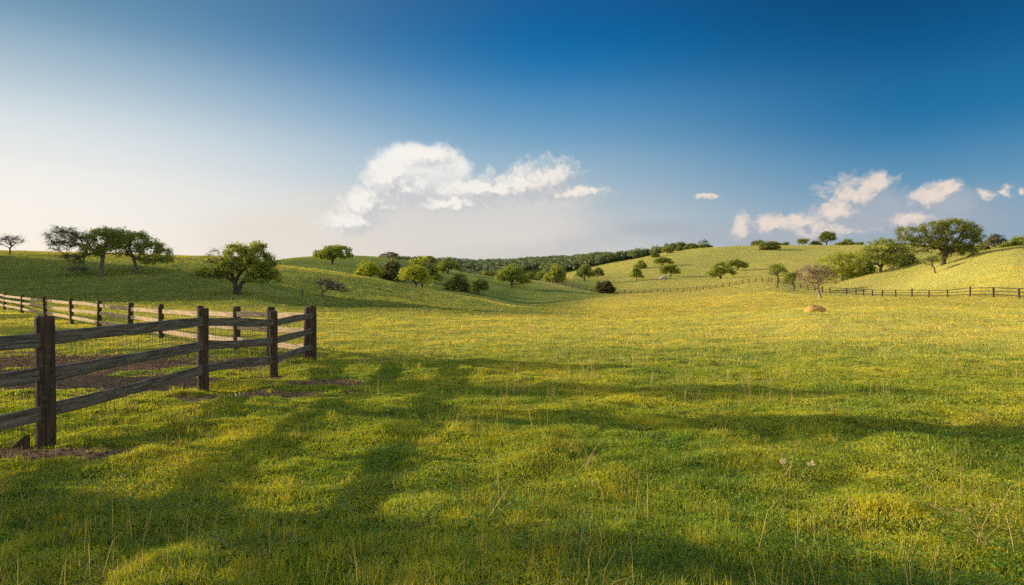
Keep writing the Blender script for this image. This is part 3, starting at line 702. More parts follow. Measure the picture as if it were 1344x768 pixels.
for (nm, px, d, w, h, kind, var, cols, label, grp) in FAR:
    ms, pw, ph, pxm, first = protos(kind, var, cols)
    s = d / F; sx = w * s / pw * (1.14 if d < 430 else 1.06); sz = h * s / ph * 1.04
    x, y, z = at(px, d)
    if kind == 'umbrella' or d > 440: z = h1(x, y)
    rz = rr_.choice([0, math.pi]) + rr_.uniform(-.35, .35)
    loc = (x - pxm * sx * math.cos(rz), y, z - .05); sc = (sx, (sx + sz) / 2, sz)
    if first[0] is None:
        first[0] = put_tree(nm, label, 'shrub' if nm == 'shrub' else 'tree', ms, loc, sc, rz, grp)
    else:
        c = copy_tree(first[0], loc, rz, sc, label, grp); c.name = nm; c['category'] = 'shrub' if nm == 'shrub' else 'tree'
# --- unseen trees added beyond the left edge, throwing long shadows over near grass
SHADE = [
 (-16.6, 7.1, 1.9, 5.4, 'sparse', 0, 'unseen thin crowned oak added for shade left of the view beside the fence'),
 (-20.4, 15.6, 2.2, 6.4, 'round', 3, 'unseen tall round oak added for shade behind the flat topped row beyond the left edge'),
 (-22.9, 23.4, 1.7, 6.2, 'umbrella', 0, 'unseen flat topped shade tree at the far end of the added row beyond the left edge'),
 (-19.6, 19.9, 1.7, 6.2, 'umbrella', 1, 'unseen flat topped shade tree next to the far end of the added row beyond the left edge'),
 (-15.6, 15.2, 1.5, 6.2, 'umbrella', 0, 'unseen flat topped shade tree next to the near end of the added row beyond the left edge'),
 (-12.4, 11.3, 1.2, 6.2, 'umbrella', 1, 'unseen flat topped shade tree at the near end of the added row beyond the left edge'),
 (-36, 34.3, 6.5, 6.4, 'round', 3, 'unseen broad oak added left of the view to shade the back of the paddock'),
 (-48, 46.5, 6.5, 6.2, 'spread', 0, 'unseen oak added for shade farthest left of the view at the foot of the hill'),
]
for (x, y, w, h, kind, var, label) in SHADE:
    ms, pw, ph, pxm, first = protos(kind, var, OLIVE if kind != 'bush' else OLIVE)
    sc = (w / pw, w / pw, h / ph); loc = (x, y, h1(x, y) - .05)
    if first[0] is None: first[0] = put_tree('oak_tree', label, 'tree', ms, loc, sc, .7, 'unseen added shade trees beyond the left edge')
    else: copy_tree(first[0], loc, .7, sc, label, 'unseen added shade trees beyond the left edge')

# --- the far woods on the ridges: one mass
def far_woods():
    V = []; C = []
    n = 3400; r = np.random.default_rng(77)
    d = r.uniform(500, 960, n * 3); u = r.uniform(455, 935, n * 3)
    x = (u - CX) / F * d
    m = woods_mask(x, d); k = r.random(n * 3) < m * np.where(d < 640, sstep(700, 760, u), 1) * (d / 960) ** .5
    x, d = x[k][:n], d[k][:n]
    z = base_h(x, d) + detail_h(x, d)
    for i in range(len(x)):
        hh = r.uniform(3.2, 8.5) * (1 + .3 * float(pnoise(x[i] * .02, d[i] * .02))); rw = hh * r.uniform(.36, .72); q = 260
        o = r.normal(0, 1, (q, 3)); o /= np.linalg.norm(o, axis=1)[:, None]
        o[:, 2] = np.abs(o[:, 2]) * .9 - .15
        o *= r.uniform(.72, 1.06, (q, 1)); lump = 1 + .22 * np.sin(o[:, :1] * 5 + i) * np.cos(o[:, 1:2] * 4 + i * 2)
        P = np.array([x[i], d[i], z[i] + hh * .38]) + o * np.array([rw, rw, hh * .62]) * lump
        nn = o + r.normal(0, .55, (q, 3)); nn /= np.linalg.norm(nn, axis=1)[:, None]
        t1 = np.cross(nn, r.normal(0, 1, (q, 3))); t1 /= np.linalg.norm(t1, axis=1)[:, None]; t2 = np.cross(nn, t1)
        s = r.uniform(.30, .72, (q, 1))
        V.append(np.stack([P - t1 * s, P + t2 * s * .7, P + t1 * s, P - t2 * s * .7], 1).reshape(-1, 3))
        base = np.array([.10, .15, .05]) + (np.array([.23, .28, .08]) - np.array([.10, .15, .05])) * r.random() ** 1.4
        base = base * r.uniform(.75, 1.3); hz_ = sstep(560, 950, d[i]) * .5 + .06; base = base * (1 - hz_) + np.array([.24, .31, .31]) * hz_  # distance haze tinted into the leaf colour
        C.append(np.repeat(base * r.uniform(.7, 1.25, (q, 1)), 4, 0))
    V = np.concatenate(V); C = np.concatenate(C)
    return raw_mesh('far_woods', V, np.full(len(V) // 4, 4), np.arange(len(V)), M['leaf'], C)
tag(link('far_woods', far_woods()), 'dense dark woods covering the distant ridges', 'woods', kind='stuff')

# ------------------------------------------------------------------ fences
def post_mesh(name, w, hgt, mat, seed, sides=14, lv=12, worn=1.0, below=.3):
    r = np.random.default_rng(seed)
    V = []; Fs = []
    ph = r.uniform(0, 6.28, 4)
    zs = list(np.linspace(-below, hgt - .03, lv)) + [hgt - .008, hgt]
    for li, zz in enumerate(zs):
        k = 1.0 if li < lv else (.93 if li == lv else .80)
        for j in range(sides):
            a = 2 * math.pi * j / sides
            ca, sa = math.cos(a), math.sin(a)
            q = (abs(ca) ** 5 + abs(sa) ** 5) ** (-1 / 5)
            rad = w * .5 * q * k * (1 + worn * (.035 * math.sin(3 * a + ph[0] + zz * 2) + .02 * math.sin(5 * a + ph[1] - zz * 4) + r.normal(0, .008)))
            V.append((rad * ca + .012 * worn * math.sin(zz * 2 + ph[2]), rad * sa + .012 * worn * math.sin(zz * 1.6 + ph[3]), zz + (r.normal(0, .006) * worn if li >= lv else 0)))
    n = len(zs)
    for i in range(n - 1):
        for j in range(sides):
            j2 = (j + 1) % sides; Fs.append((i * sides + j, i * sides + j2, (i + 1) * sides + j2, (i + 1) * sides + j))
    Fs.append(tuple((n - 1) * sides + j for j in range(sides)))
    mb = MB(); mb.add(V, Fs); me = mb.mesh(name, mat, True)
    return me
def rail_mesh(name, L, hh, th, mat, seed, seg=10, rough=1.0):
    """a sawn board along +X from 0 to L, worn edges"""
    r = np.random.default_rng(seed); V = []; Fs = []
    e = .010 * rough + .002
    ring = [(-1, -1, 1, 0), (-1, -1, 0, 1), (-1, 1, 0, -1), (-1, 1, 1, 0), (1, 1, -1, 0), (1, 1, 0, -1), (1, -1, 0, 1), (1, -1, -1, 0)]
    bow = r.normal(0, .010 * rough); ph = r.uniform(0, 6.28, 3)
    for i in range(seg + 1):
        x = L * i / seg; t = i / seg
        cz = bow * math.sin(math.pi * t) + .003 * rough * math.sin(9 * t + ph[0]); cy = .008 * rough * math.sin(5 * t + ph[1])
        hv = hh * .5 * (1 + .06 * rough * math.sin(7 * t + ph[2]) + r.normal(0, .02) * rough)
        for (sy, sz, ey, ez) in ring:
            V.append((x, cy + sy * th * .5 + ey * e, cz + sz * hv + ez * e))
    for i in range(seg):
        for j in range(8):
            j2 = (j + 1) % 8; Fs.append((i * 8 + j, (i + 1) * 8 + j, (i + 1) * 8 + j2, i * 8 + j2))
    Fs.append(tuple(range(8))); Fs.append(tuple(seg * 8 + j for j in range(8))[::-1])
    mb = MB(); mb.add(V, Fs); return mb.mesh(name, mat, False)
def rail_between(me, a, b, parent, name='rail'):
    o = link(name, me, parent)
    d = Vector(b) - Vector(a); o.location = Vector(a) - parent.location
    o.rotation_euler = (0, -math.asin(max(-1, min(1, d.z / d.length))), math.atan2(d.y, d.x))
    return o
# near side of the paddock, running away from the viewer
NP = [(-5.12, 3.1), (-5.02, 7.32), (-5.25, 11.62), (-5.00, 14.3), (-5.16, 17.7)]
NH = [1.4, 1.40, 1.39, 1.39, 1.40]
RZ = (1.150, .765, .365)
nf = thing('paddock_fence', 'near weathered post and rail fence with grey boards, wire mesh and dark square posts', 'fence', (NP[1][0], NP[1][1], h1(*NP[1])), 'paddock fences')
base = nf.location.copy()
npz = []
for i, (x, y) in enumerate(NP):
    z = h1(x, y); npz.append(z)
    o = link('post', post_mesh('post', (.155, .16, .155, .15, .155)[i], NH[i], M['post'], 50 + i), nf)
    o.location = Vector((x, y, z)) - base; o.rotation_euler = (math.radians(random.uniform(-.8, .8)), math.radians((0, 1.2, -.3, .3, 0)[i]), random.uniform(-.06, .06))
for i in range(len(NP) - 1):
    for k, rz in enumerate(RZ):
        a = Vector((NP[i][0], NP[i][1] + .03, npz[i] + rz + random.uniform(-.015, .015))); b = Vector((NP[i + 1][0], NP[i + 1][1] - .03, npz[i + 1] + rz + random.uniform(-.015, .015)))
        me = rail_mesh('rail', (b - a).length, .148, .042, M['rail'], 60 + i * 3 + k, 16)
        rail_between(me, a, b, nf)
def wire_net(P, Z, zlo, zhi, off, parent, base, dx=.105, nh=8, r=.0025):
    mb = MB()
    for i in range(len(P) - 1):
        a = np.array([P[i][0] + off, P[i][1], Z[i]]); b = np.array([P[i + 1][0] + off, P[i + 1][1], Z[i + 1]])
        L = np.linalg.norm(b - a); n = int(L / dx)
        for j in range(n):
            p = a + (b - a) * (j + .5) / n
            w = .006 * math.sin(j * 1.7)
            mb.tube([p + (w, 0, zlo), p + (-w, 0, (zlo + zhi) / 2), p + (w, 0, zhi)], r, 3, False)
        for k in range(nh):
            zz = zlo + (zhi - zlo) * (k / (nh - 1)) ** 1.25
            pts = [a + (b - a) * t + (.008 * math.sin(t * 9 + k), 0, zz - .012 * math.sin(t * math.pi)) for t in np.linspace(0, 1, 9)]
            mb.tube(pts, r, 3, False)
    V = np.concatenate(mb.V) - np.array(base); mb.V = [V]
    o = link('wire_mesh', mb.mesh('wire_mesh', M['wire']), parent); return o
wire_net(NP, npz, .02, 1.08, -.05, nf, base)
# short leaning board at the foot of the first post
mb = MB(); mb.add([(-.15, -.02, -.05), (.02, -.02, -.05), (.02, -.02, .14), (-.02, -.02, .13), (-.13, -.02, .02), (-.15, .02, -.05), (.02, .02, -.05), (.02, .02, .14), (-.02, .02, .13), (-.13, .02, .02)],
                  [(0, 1, 2, 3, 4), (9, 8, 7, 6, 5), (0, 5, 6, 1), (1, 6, 7, 2), (2, 7, 8, 3), (3, 8, 9, 4), (4, 9, 5, 0)])
o = link('foot_board', mb.mesh('foot_board', M['post'], False), nf); o.location = Vector((NP[1][0] - .125, NP[1][1] - .08, npz[1])) - base
# far side of the paddock, running to the left and away
xs = [404, 356, 310, 263, 212, 171, 130, 94, 60, 29, 6, -22, -52]
A = np.array([-5.30, 17.95]); B = np.array([-41.0, 55.0])
FP = []
for px in xs:
    k = (px - CX) / F; dx_, dy_ = B - A
    t = (k * A[1] - A[0]) / (dx_ - k * dy_); FP.append(tuple(A + (B - A) * t))
fz = [float(base_h(*p)) for p in FP]
ff = thing('paddock_fence', 'far side of the paddock fence with sunlit bleached rails between dark posts', 'fence', (*FP[0], fz[0]), 'paddock fences')
base = ff.location.copy(); pms = [post_mesh('post', .19, 1.42, M['post'], 80 + i) for i in range(4)]
for i, (x, y) in enumerate(FP):
    o = link('post', pms[i % 4], ff); o.location = Vector((x, y, fz[i])) - base
    o.rotation_euler = (math.radians(random.uniform(-2, 2)), math.radians(random.uniform(-2, 2)), -.78)
for i in range(len(FP) - 1):
    for k, rz in enumerate(RZ):
        a = Vector((*FP[i], fz[i] + rz + random.uniform(-.03, .03))); b = Vector((*FP[i + 1], fz[i + 1] + rz + random.uniform(-.03, .03)))
        a += (b - a).normalized() * .05; b -= (b - a).normalized() * .05
        rail_between(rail_mesh('rail', (b - a).length, .17, .045, M['pale_rail'], 90 + i * 3 + k, 10, 1.3), a, b, ff)
wire_net(FP[:6], fz[:6], .05, 1.05, .05, ff, base, .16, 6, .0022)
# pasture fences
def pasture_fence(label, pts, w, hgt, rails, rh, seed, grp='pasture fences', sub=None):
    P = [(*at(px, d),) for px, d in pts]
    t = thing('pasture_fence', label, 'fence', P[0], grp); base = t.location.copy()
    pm = [post_mesh('post', w, hgt, M['far_wood'], seed + i, 8, 5) for i in range(3)]
    for i, p in enumerate(P):
        o = link('post', pm[i % 3], t); o.location = Vector(p) - base; o.scale = (1, 1, random.uniform(.92, 1.08))
        o.rotation_euler = (math.radians(random.uniform(-3, 3)), math.radians(random.uniform(-3, 3)), random.uniform(0, 1))
    for i in range(len(P) - 1):
        for k, rz in enumerate(rails):
            a = Vector(P[i]) + Vector((0, 0, rz + random.uniform(-.03, .03))); b = Vector(P[i + 1]) + Vector((0, 0, rz + random.uniform(-.03, .03)))
            rail_between(rail_mesh('rail', (b - a).length, rh, .05, M['far_wood'], seed + 9 * i + k, 2, .6), a, b, t)
    return t
pasture_fence('dark post and rail fence along the foot of the right hill',
    [(1089.4, 140), (1111.5, 138), (1123.6, 135), (1133.4, 133), (1145, 130.5), (1158, 127), (1176, 121), (1197, 115), (1219, 109), (1244, 102), (1273, 94), (1304, 86), (1338, 79), (1380, 73)], .20, 1.32, (1.2, .78, .36), .10, 200)
key = [(708, 264), (733, 252), (770, 244), (806, 240.5), (862, 233), (911, 227), (940, 222), (975, 208), (1000, 199), (1013, 194), (1030, 179), (1050, 165), (1066, 154), (1089, 140)]
kx = [k[0] for k in key]; kz = [k[1] for k in key]
px_posts = list(np.arange(708, 1010, 8.6)) + list(np.arange(1013, 1089, 9.5))
pasture_fence('long thin rail fence crossing the valley below the golden hill',
    [(float(p), float(np.interp(p, kx, kz))) for p in px_posts], .19, 1.35, (1.2, .75, .32), .09, 260)
pasture_fence('short stretch of rail fence seen behind the trunks on the right hill',
    [(1096, 186), (1111, 183), (1126, 181), (1140, 179), (1163, 177), (1178, 176), (1195, 175)], .20, 1.5, (1.32, .85, .4), .11, 420)
# the single thin stake on the shaded slope
x, y, z = at(397, 84)
t = thing('stake', 'single thin wooden stake standing alone on the shaded slope', 'stake', (x, y, z))
link('shaft', post_mesh('shaft', .10, .85, M['far_wood'], 500, 8, 5), t)
mb = MB(); mb.tube([(-.06, 0, .78), (.06, 0, .80)], .012, 5); link('staple', mb.mesh('staple', M['wire']), t)

n = 60000; x = RNG.uniform(-14, -2, n); y = RNG.uniform(6, 20, n); dm = dirt_mask(x, y); k = (RNG.random(n) < dm) & (RNG.random(n) < .5); x, y = x[k], y[k]; n = len(x)
z = base_h(x, y) + detail_h(x, y); sz = RNG.uniform(.006, .028, n) * RNG.uniform(.5, 1.2, n)
oc = np.array([(1, 0, 0), (-1, 0, 0), (0, 1, 0), (0, -1, 0), (0, 0, .8), (0, 0, -.6)])
V = np.stack([x, y, z + sz * .3], 1)[:, None, :] + oc[None] * sz[:, None, None] * RNG.uniform(.6, 1.3, (n, 6, 1))
fc = np.array([(0, 2, 4), (2, 1, 4), (1, 3, 4), (3, 0, 4), (2, 0, 5), (1, 2, 5), (3, 1, 5), (0, 3, 5)])
tag(link('soil_clods', raw_mesh('soil_clods', V.reshape(-1, 3), np.full(n * 8, 3), (np.arange(n)[:, None, None] * 6 + fc[None]).ravel(), M['soil'], palette(n, RNG.random(n), (.16, .095, .055), (.46, .31, .20)).repeat(6, 0))), 'crumbled brown soil clods on the worn ground by the fence', 'soil', kind='stuff')
# ------------------------------------------------------------------ rocks
def rock(name, label, loc, sx, sy, sz, mat, seed, rz=0, cat='rock', n=28):
    r = np.random.default_rng(seed); o1 = r.uniform(0, 50)
    V = []; Fs = []
    for i in range(n + 1):
        th = math.pi * i / n
        for j in range(2 * n):
            a = math.pi * j / n
            v = np.array([math.sin(th) * math.cos(a), math.sin(th) * math.sin(a), math.cos(th)])
            v = np.sign(v) * np.abs(v) ** .92
            k = 1 + .20 * float(pnoise(v[0] * 1.7 + o1, v[1] * 1.7 + v[2] * 1.3)) + .09 * float(pnoise(v[0] * 4 + o1, v[1] * 4 - v[2] * 4)) + .04 * float(pnoise(v[0] * 9, v[1] * 9 + v[2] * 9 + o1))
            V.append(v * k * np.array([sx, sy, sz]))
    for i in range(n):
        for j in range(2 * n):
            j2 = (j + 1) % (2 * n); Fs.append((i * 2 * n + j, (i + 1) * 2 * n + j, (i + 1) * 2 * n + j2, i * 2 * n + j2))
    mb = MB(); mb.add(V, Fs); o = link(name, mb.mesh(name, mat, True)); o.location = loc; o.rotation_euler = (0, 0, rz)
    return tag(o, label, cat)
x, y, z = at(1070, 45.5); rock('boulder', 'orange brown boulder lying alone in the open field', (x, y, z - .08), .74, .55, .50, M['rock'], 3, .2)
x, y, z = at(871, 331); rock('boulder', 'white pale boulder lying on the golden hill beside a slanting tree', (x, y, z + .1), 2.0, 1.4, 1.1, M['pale_rock'], 8)
x, y, z = at(917, 190); rock('stone', 'small dark brown stone in the field below the valley fence', (x, y, z), .55, .4, .28, M['rock'], 9, 0, 'stone', 10)
x, y = (278 - CX) / F * 7.5, 7.5; rock('stone', 'small round tan stone in the grass in front of the near fence', (x, y, h1(x, y) + .04), .05, .045, .042, M['grey_stone'], 5, 0, 'stone', 14)
x, y = (272 - CX) / F * 10.4, 10.4; rock('stone', 'flat brown stone on the bare soil by the second fence post', (x, y, h1(x, y) + .03), .09, .07, .05, M['grey_stone'], 6, 0, 'stone', 14)

# ------------------------------------------------------------------ seed-head plants standing above the near grass
def stalk_plant(name, label, x, y, stems, seed, group=None):
    r = np.random.default_rng(seed); z = h1(x, y)
    t = thing(name, label, 'wild plant', (x, y, z), group)
    for (hh, lx, ly, head) in stems:
        dx, dy = r.normal(0, .05, 2)
        pts = [np.array([dx, dy, -.02]) + np.array([lx * u ** 1.6, ly * u ** 1.6, hh * (u - .12 * u * u * (abs(lx) + abs(ly)) / hh)]) for u in np.linspace(0, 1, 7)]
        mb = MB(); mb.tube(pts, np.linspace(.0035, .0016, 7), 5)
        mb.C = [np.tile(np.array([.70, .52, .20]) * r.uniform(.7, 1.1), (mb.n, 1))]
        st = link('stem', mb.mesh('stem', M['dry']), t)
        if head:
            k = 46; e = pts[-1]; o = r.normal(0, 1, (k, 3)); o /= np.linalg.norm(o, axis=1)[:, None]
            P = e + o * np.array([.030, .030, .022]) * head
            V = np.stack([np.tile(e, (k, 1)), P + r.normal(0, .004, (k, 3)), P + r.normal(0, .004, (k, 3))], 1).reshape(-1, 3)
            hm = raw_mesh('seed_head', V, np.full(k, 3), np.arange(3 * k), M['dry'], np.tile(np.array([.80, .66, .46]), (3 * k, 1)))
            link('seed_head', hm, st)
        elif hh > .25:                                         # a thin grass spike
            k = 22; u = r.uniform(.72, 1, k); P = np.array([np.array([np.interp(q, np.linspace(0, 1, 7), [p[i] for p in pts]) for i in range(3)]) for q in u])
            V = np.stack([P, P + r.normal(0, .008, (k, 3)) + (0, 0, .012), P + r.normal(0, .008, (k, 3)) + (0, 0, .004)], 1).reshape(-1, 3)
            link('seed_head', raw_mesh('seed_head', V, np.full(k, 3), np.arange(3 * k), M['dry'], np.tile(np.array([.48, .34, .15]), (3 * k, 1))), st)
def gp(px, py): d = EYE * F / (py - HY); return (px - CX) / F * d, d
x, y = gp(1040, 628)
stalk_plant('seed_head_plant', 'cluster of pale fluffy seed heads on short stems in the right foreground', x, y, [(.16, -.08, 0, 1.1), (.15, -.02, .02, 1.0), (.17, .10, 0, 1.2), (.30, -.14, 0, 0), (.34, .08, 0, 0), (.14, .05, 0, 0)], 1)
x, y = gp(770, 620)
stalk_plant('dry_grass_clump', 'clump of thin leaning dry stalks standing in the middle foreground', x, y, [(.34, -.20, 0, 0), (.30, -.08, 0, 0), (.26, .10, 0, 0), (.30, .16, 0, 0), (.24, .02, 0, 0), (.2, .2, 0, 0)], 2)
x, y = gp(1100, 690)
stalk_plant('dry_grass_clump', 'tall straight golden stalks below the fluffy seed heads', x, y, [(.30, -.10, 0, 0), (.26, -.06, 0, 0), (.2, .08, 0, 0), (.16, .12, 0, 0)], 3)
x, y = gp(1300, 720)
stalk_plant('dry_grass_clump', 'tangle of bent golden stalks at the bottom right edge', x, y, [(.3, -.28, .1, 0), (.26, -.18, 0, 0), (.30, .12, 0, 0), (.22, .2, 0, 0), (.2, -.05, 0, 0), (.17, -.3, 0, 0), (.24, .02, .1, 0)], 4)
x, y = gp(232, 610)
stalk_plant('dry_grass_clump', 'few upright stalks in the lit grass before the near fence', x, y, [(.30, -.02, 0, 0), (.26, .03, 0, 0), (.2, -.1, 0, 0), (.18, .16, 0, 0)], 5)
x, y = gp(395, 580)
stalk_plant('dry_grass_clump', 'arching pale stalks in front of the worn soil right of the fence', x, y, [(.36, -.04, 0, 0), (.18, -.2, 0, 0), (.15, .18, 0, 0), (.2, .05, 0, 0)], 6)

# ------------------------------------------------------------------ sky
W = bpy.data.worlds.new('World'); SC.world = W; W.use_nodes = True
wt = NT(W.node_tree); W.node_tree.nodes.clear()
sky = wt.new('ShaderNodeTexSky'); sky.sky_type = 'NISHITA'; sky.sun_disc = False
sky.sun_elevation = SUN_EL; sky.sun_rotation = SUN_AZ
sky.air_density = 1.0; sky.dust_density = 1.2; sky.ozone_density = 2.0
D = wt.vmath('NORMALIZE', wt.new('ShaderNodeTexCoord').outputs['Generated'])
sp = wt.new('ShaderNodeSeparateXYZ', ins={0: D})
az = wt.math('MULTIPLY', wt.math('ARCTAN2', sp.outputs[0], sp.outputs[1]), 57.2958)
el = wt.math('MULTIPLY', wt.math('ARCSINE', sp.outputs[2]), 57.2958)
P = wt.new('ShaderNodeCombineXYZ', ins={0: az, 1: el}).outputs[0]
def deg(px, py):
    return math.degrees(math.atan((px - CX) / F)), math.degrees(math.atan((HY - py) / math.hypot(F, px - CX)))
def blobset(vec, L):
    m = None
    for (px, py, rx, ry) in L:
        a, e = deg(px, py); ca = math.cos(math.radians(a))
        ra = math.degrees(rx / F) * ca * ca; re = math.degrees(ry / F) * ca
        v = wt.vmath('MULTIPLY_ADD', vec, (1 / ra, 1 / re, 0), (-a / ra, -e / re, 0))
        l = wt.vmath('LENGTH', v)
        m = l if m is None else wt.math('MINIMUM', m, l)
    return wt.math('SUBTRACT', 1.0, m)
CUM = [(508, 236, 38, 30), (530, 248, 50, 26), (482, 268, 50, 24), (458, 290, 52, 24), (640, 250, 96, 22), (714, 234, 66, 30), (690, 244, 76, 26), (752, 254, 54, 16), (776, 250, 26, 8), (560, 206, 56, 20), (590, 268, 90, 12),
       (1128, 256, 58, 30), (1104, 278, 46, 20), (1146, 244, 36, 24), (1224, 258, 44, 20), (1242, 249, 26, 17), (1293, 254, 22, 9), (1320, 251, 10, 7), (1342, 251, 10, 7),
       (975, 300, 22, 22), (1015, 296, 38, 18), (1048, 290, 34, 14), (927, 257, 20, 5), (1192, 287, 40, 14), (1070, 304, 90, 16)]
def density(vec):
    wn = wt.new('ShaderNodeTexNoise', ins={'Vector': vec, 'Scale': .75, 'Detail': 8.0, 'Roughness': .60}).outputs['Color']
    w = wt.vmath('MULTIPLY_ADD', wt.vmath('SUBTRACT', wn, (.5, .5, .5)), (2.4, 1.8, 0), vec)
    b = blobset(w, CUM)
    vo = wt.new('ShaderNodeTexVoronoi', feature='SMOOTH_F1', ins={'Vector': wt.vmath('MULTIPLY', w, (1, 1.25, 0)), 'Scale': 1.5, 'Smoothness': .4})
    vo.inputs['Detail'].default_value = 2.5
    n = wt.noise(vec, .35, 7, .6)
    d = wt.math('ADD', b, wt.math('MULTIPLY', wt.math('SUBTRACT', .5, vo.outputs['Distance']), .40))
    return wt.math('ADD', d, wt.math('MULTIPLY', wt.math('SUBTRACT', n, .20), .8))
d0 = density(P)
d1 = density(wt.vmath('ADD', P, (-.9, .8, 0)))
lit = wt.ss(-.30, .45, wt.math('SUBTRACT', d0, d1))
low = wt.ss(1.6, 7.2, el)                                       # clouds melt into the haze near the horizon
azr = wt.ss(-8, 22, az)
alpha = wt.math('MULTIPLY', wt.ss(.0, .85, d0), wt.math('MULTIPLY', low, wt.math('SUBTRACT', .95, wt.math('MULTIPLY', azr, .10))))
litc = wt.mix(azr, (.93, .89, .83), (.90, .75, .63))
shc = wt.mix(azr, (.56, .575, .60), (.38, .42, .48))
ccol = wt.mix(lit, shc, litc)
# the soft rounded head of the main cloud
wn_ = wt.new('ShaderNodeTexNoise', ins={'Vector': P, 'Scale': .8, 'Detail': 9.0, 'Roughness': .68}).outputs['Color']
domeb = blobset(wt.vmath('MULTIPLY_ADD', wt.vmath('SUBTRACT', wn_, (.5, .5, .5)), (1.9, 1.5, 0), P), [(548, 214, 66, 27), (512, 219, 34, 15), (585, 222, 40, 22), (540, 236, 60, 24)])
dome = wt.math('MULTIPLY', wt.ss(-.10, .42, domeb), .93)
# thin haze veils
HZ = [(520, 300, 260, 60), (600, 300, 230, 70), (380, 305, 160, 50), (1140, 300, 230, 44), (720, 300, 150, 55), (1000, 310, 200, 34), (1250, 280, 160, 44), (860, 300, 120, 16), (716, 313, 22, 16), (378, 290, 26, 22)]
hz = blobset(P, HZ)
hn = wt.noise(wt.vmath('MULTIPLY', P, (.5, 1.7, 1)), .22, 7, .6, .4)
veil = wt.math('MULTIPLY', wt.ss(-.05, .95, wt.math('ADD', hz, wt.math('MULTIPLY', wt.math('SUBTRACT', hn, .5), 1.1))), .66)
veilc = wt.mix(wt.ss(-18, 16, az), (.78, .70, .61), (.40, .43, .49))
# sky: physical sky, deepened away from the sun and whitened by low haze towards it
skc = wt.mix(1, sky.outputs[0], (.10, .10, .10), 'MULTIPLY')
def lin(r, g, b): return tuple(((v / 255) / 12.92 if v / 255 <= .04045 else ((v / 255 + .055) / 1.055) ** 2.4) for v in (r, g, b)) + (1,)
def ramp(stops):
    n = wt.new('ShaderNodeValToRGB', ins={0: wt.math('DIVIDE', el, 60.0)}); e = n.color_ramp.elements
    n.color_ramp.interpolation = 'CARDINAL'
    e[0].position, e[0].color = stops[0][0] / 60, lin(*stops[0][1]); e[1].position, e[1].color = stops[-1][0] / 60, lin(*stops[-1][1])
    for p, c in stops[1:-1]:
        q = e.new(p / 60); q.color = lin(*c)
    return n.outputs[0]
rl = ramp([(0, (250, 237, 220)), (5, (250, 241, 229)), (9.5, (238, 237, 233)), (14, (198, 212, 219)), (19, (126, 161, 186)), (25, (84, 128, 160)), (60, (75, 120, 165))])
rm = ramp([(0, (212, 202, 192)), (4, (212, 208, 202)), (9, (178, 194, 204)), (13, (126, 168, 198)), (18, (52, 126, 180)), (25, (22, 90, 150)), (60, (60, 110, 165))])
rr = ramp([(0, (176, 180, 186)), (4, (150, 171, 188)), (8, (112, 155, 185)), (12, (54, 124, 171)), (17, (14, 95, 148)), (25, (7, 64, 111)), (60, (50, 100, 155))])
grad = wt.mix(wt.ss(0, 32, az), wt.mix(wt.ss(-38, 5, az), rl, rm), rr)
nis = wt.mix(1, sky.outputs[0], (.15, .15, .15), 'MULTIPLY')
out = wt.math('ADD', wt.ss(45, 100, az), wt.ss(-45, -85, az), clamp=True)     # sky outside the view is brightened, added as fill light
fill_sky = wt.mix(wt.ss(0, 70, el), (.72, .67, .58), (.33, .45, .61))
skc = wt.mix(wt.math('MULTIPLY', out, .75), wt.mix(.97, nis, grad), fill_sky)
skc = wt.mix(wt.math('MULTIPLY', wt.math('MULTIPLY', wt.ss(-40, -62, az), wt.ss(-115, -95, az)), .6), skc, wt.mix(1, nis, (1.6, 1.6, 1.6), 'MULTIPLY'))
c1 = wt.mix(veil, skc, veilc)
bodyb = blobset(wt.vmath('MULTIPLY_ADD', wt.vmath('SUBTRACT', wn_, (.5, .5, .5)), (2.6, 1.6, 0), P), [(590, 268, 150, 40), (690, 262, 110, 30), (520, 285, 110, 46), (630, 292, 190, 46)])
body = wt.math('MULTIPLY', wt.math('MULTIPLY', wt.ss(-.05, .55, bodyb), wt.ss(1.0, 6.0, el)), .85)
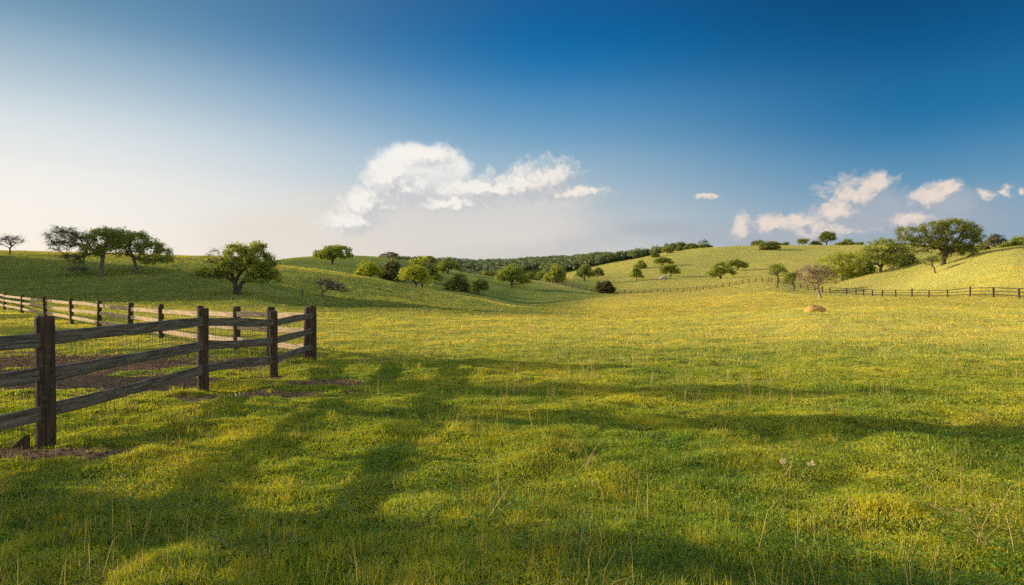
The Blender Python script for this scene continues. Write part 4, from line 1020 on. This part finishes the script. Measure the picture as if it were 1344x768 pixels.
bodyr = blobset(wt.vmath('MULTIPLY_ADD', wt.vmath('SUBTRACT', wn_, (.5, .5, .5)), (2.6, 1.6, 0), P), [(1150, 272, 66, 30), (1242, 264, 50, 20), (1110, 290, 110, 24), (1030, 300, 70, 18), (1210, 292, 60, 18)])
bodyr = wt.math('MULTIPLY', wt.math('MULTIPLY', wt.ss(-.1, .7, bodyr), wt.ss(1.0, 5.0, el)), .6)
c1 = wt.mix(body, c1, wt.mix(wt.ss(3, 11, el), (.76, .71, .64), (.63, .635, .65)))
c1 = wt.mix(bodyr, c1, (.44, .475, .54))
c2 = wt.mix(dome, c1, wt.mix(wt.ss(8.6, 12.2, el), (.66, .67, .69), (.95, .92, .87)))
c2 = wt.mix(alpha, c2, ccol)
bg = wt.new('ShaderNodeBackground', ins={'Color': c2, 'Strength': 1.0})
W.cycles.sampling_method = 'MANUAL'; W.cycles.sample_map_resolution = 512
wt.new('ShaderNodeOutputWorld', ins={'Surface': bg.outputs[0]})

# ------------------------------------------------------------------ sun and camera
sd = Vector((math.sin(SUN_AZ) * math.cos(SUN_EL), math.cos(SUN_AZ) * math.cos(SUN_EL), math.sin(SUN_EL)))
li = bpy.data.lights.new('sun', 'SUN'); li.energy = 5.0; li.angle = math.radians(.6); li.color = (1.0, .86, .58)
so = bpy.data.objects.new('sun', li); COL.objects.link(so); so.rotation_euler = (-sd).to_track_quat('-Z', 'Y').to_euler(); so.location = sd * 50
cam = bpy.data.cameras.new('camera'); cam.lens = 24; cam.sensor_width = 36; cam.shift_y = (HY - 384) / 1344
cam.clip_start = .05; cam.clip_end = 8000
co = bpy.data.objects.new('camera', cam); COL.objects.link(co); co.location = (0, 0, EYE); co.rotation_euler = (math.pi / 2, 0, 0)
SC.camera = co
SC.view_settings.view_transform = 'Standard'; SC.view_settings.look = 'None'; SC.view_settings.exposure = 0
SC.cycles.use_adaptive_sampling = True; SC.cycles.adaptive_threshold = .03; SC.cycles.use_denoising = False
SC.cycles.max_bounces = 6; SC.cycles.transparent_max_bounces = 4; SC.cycles.diffuse_bounces = 4; SC.cycles.sample_clamp_indirect = 4.0
SC.render.resolution_x = 1024; SC.render.resolution_y = 585
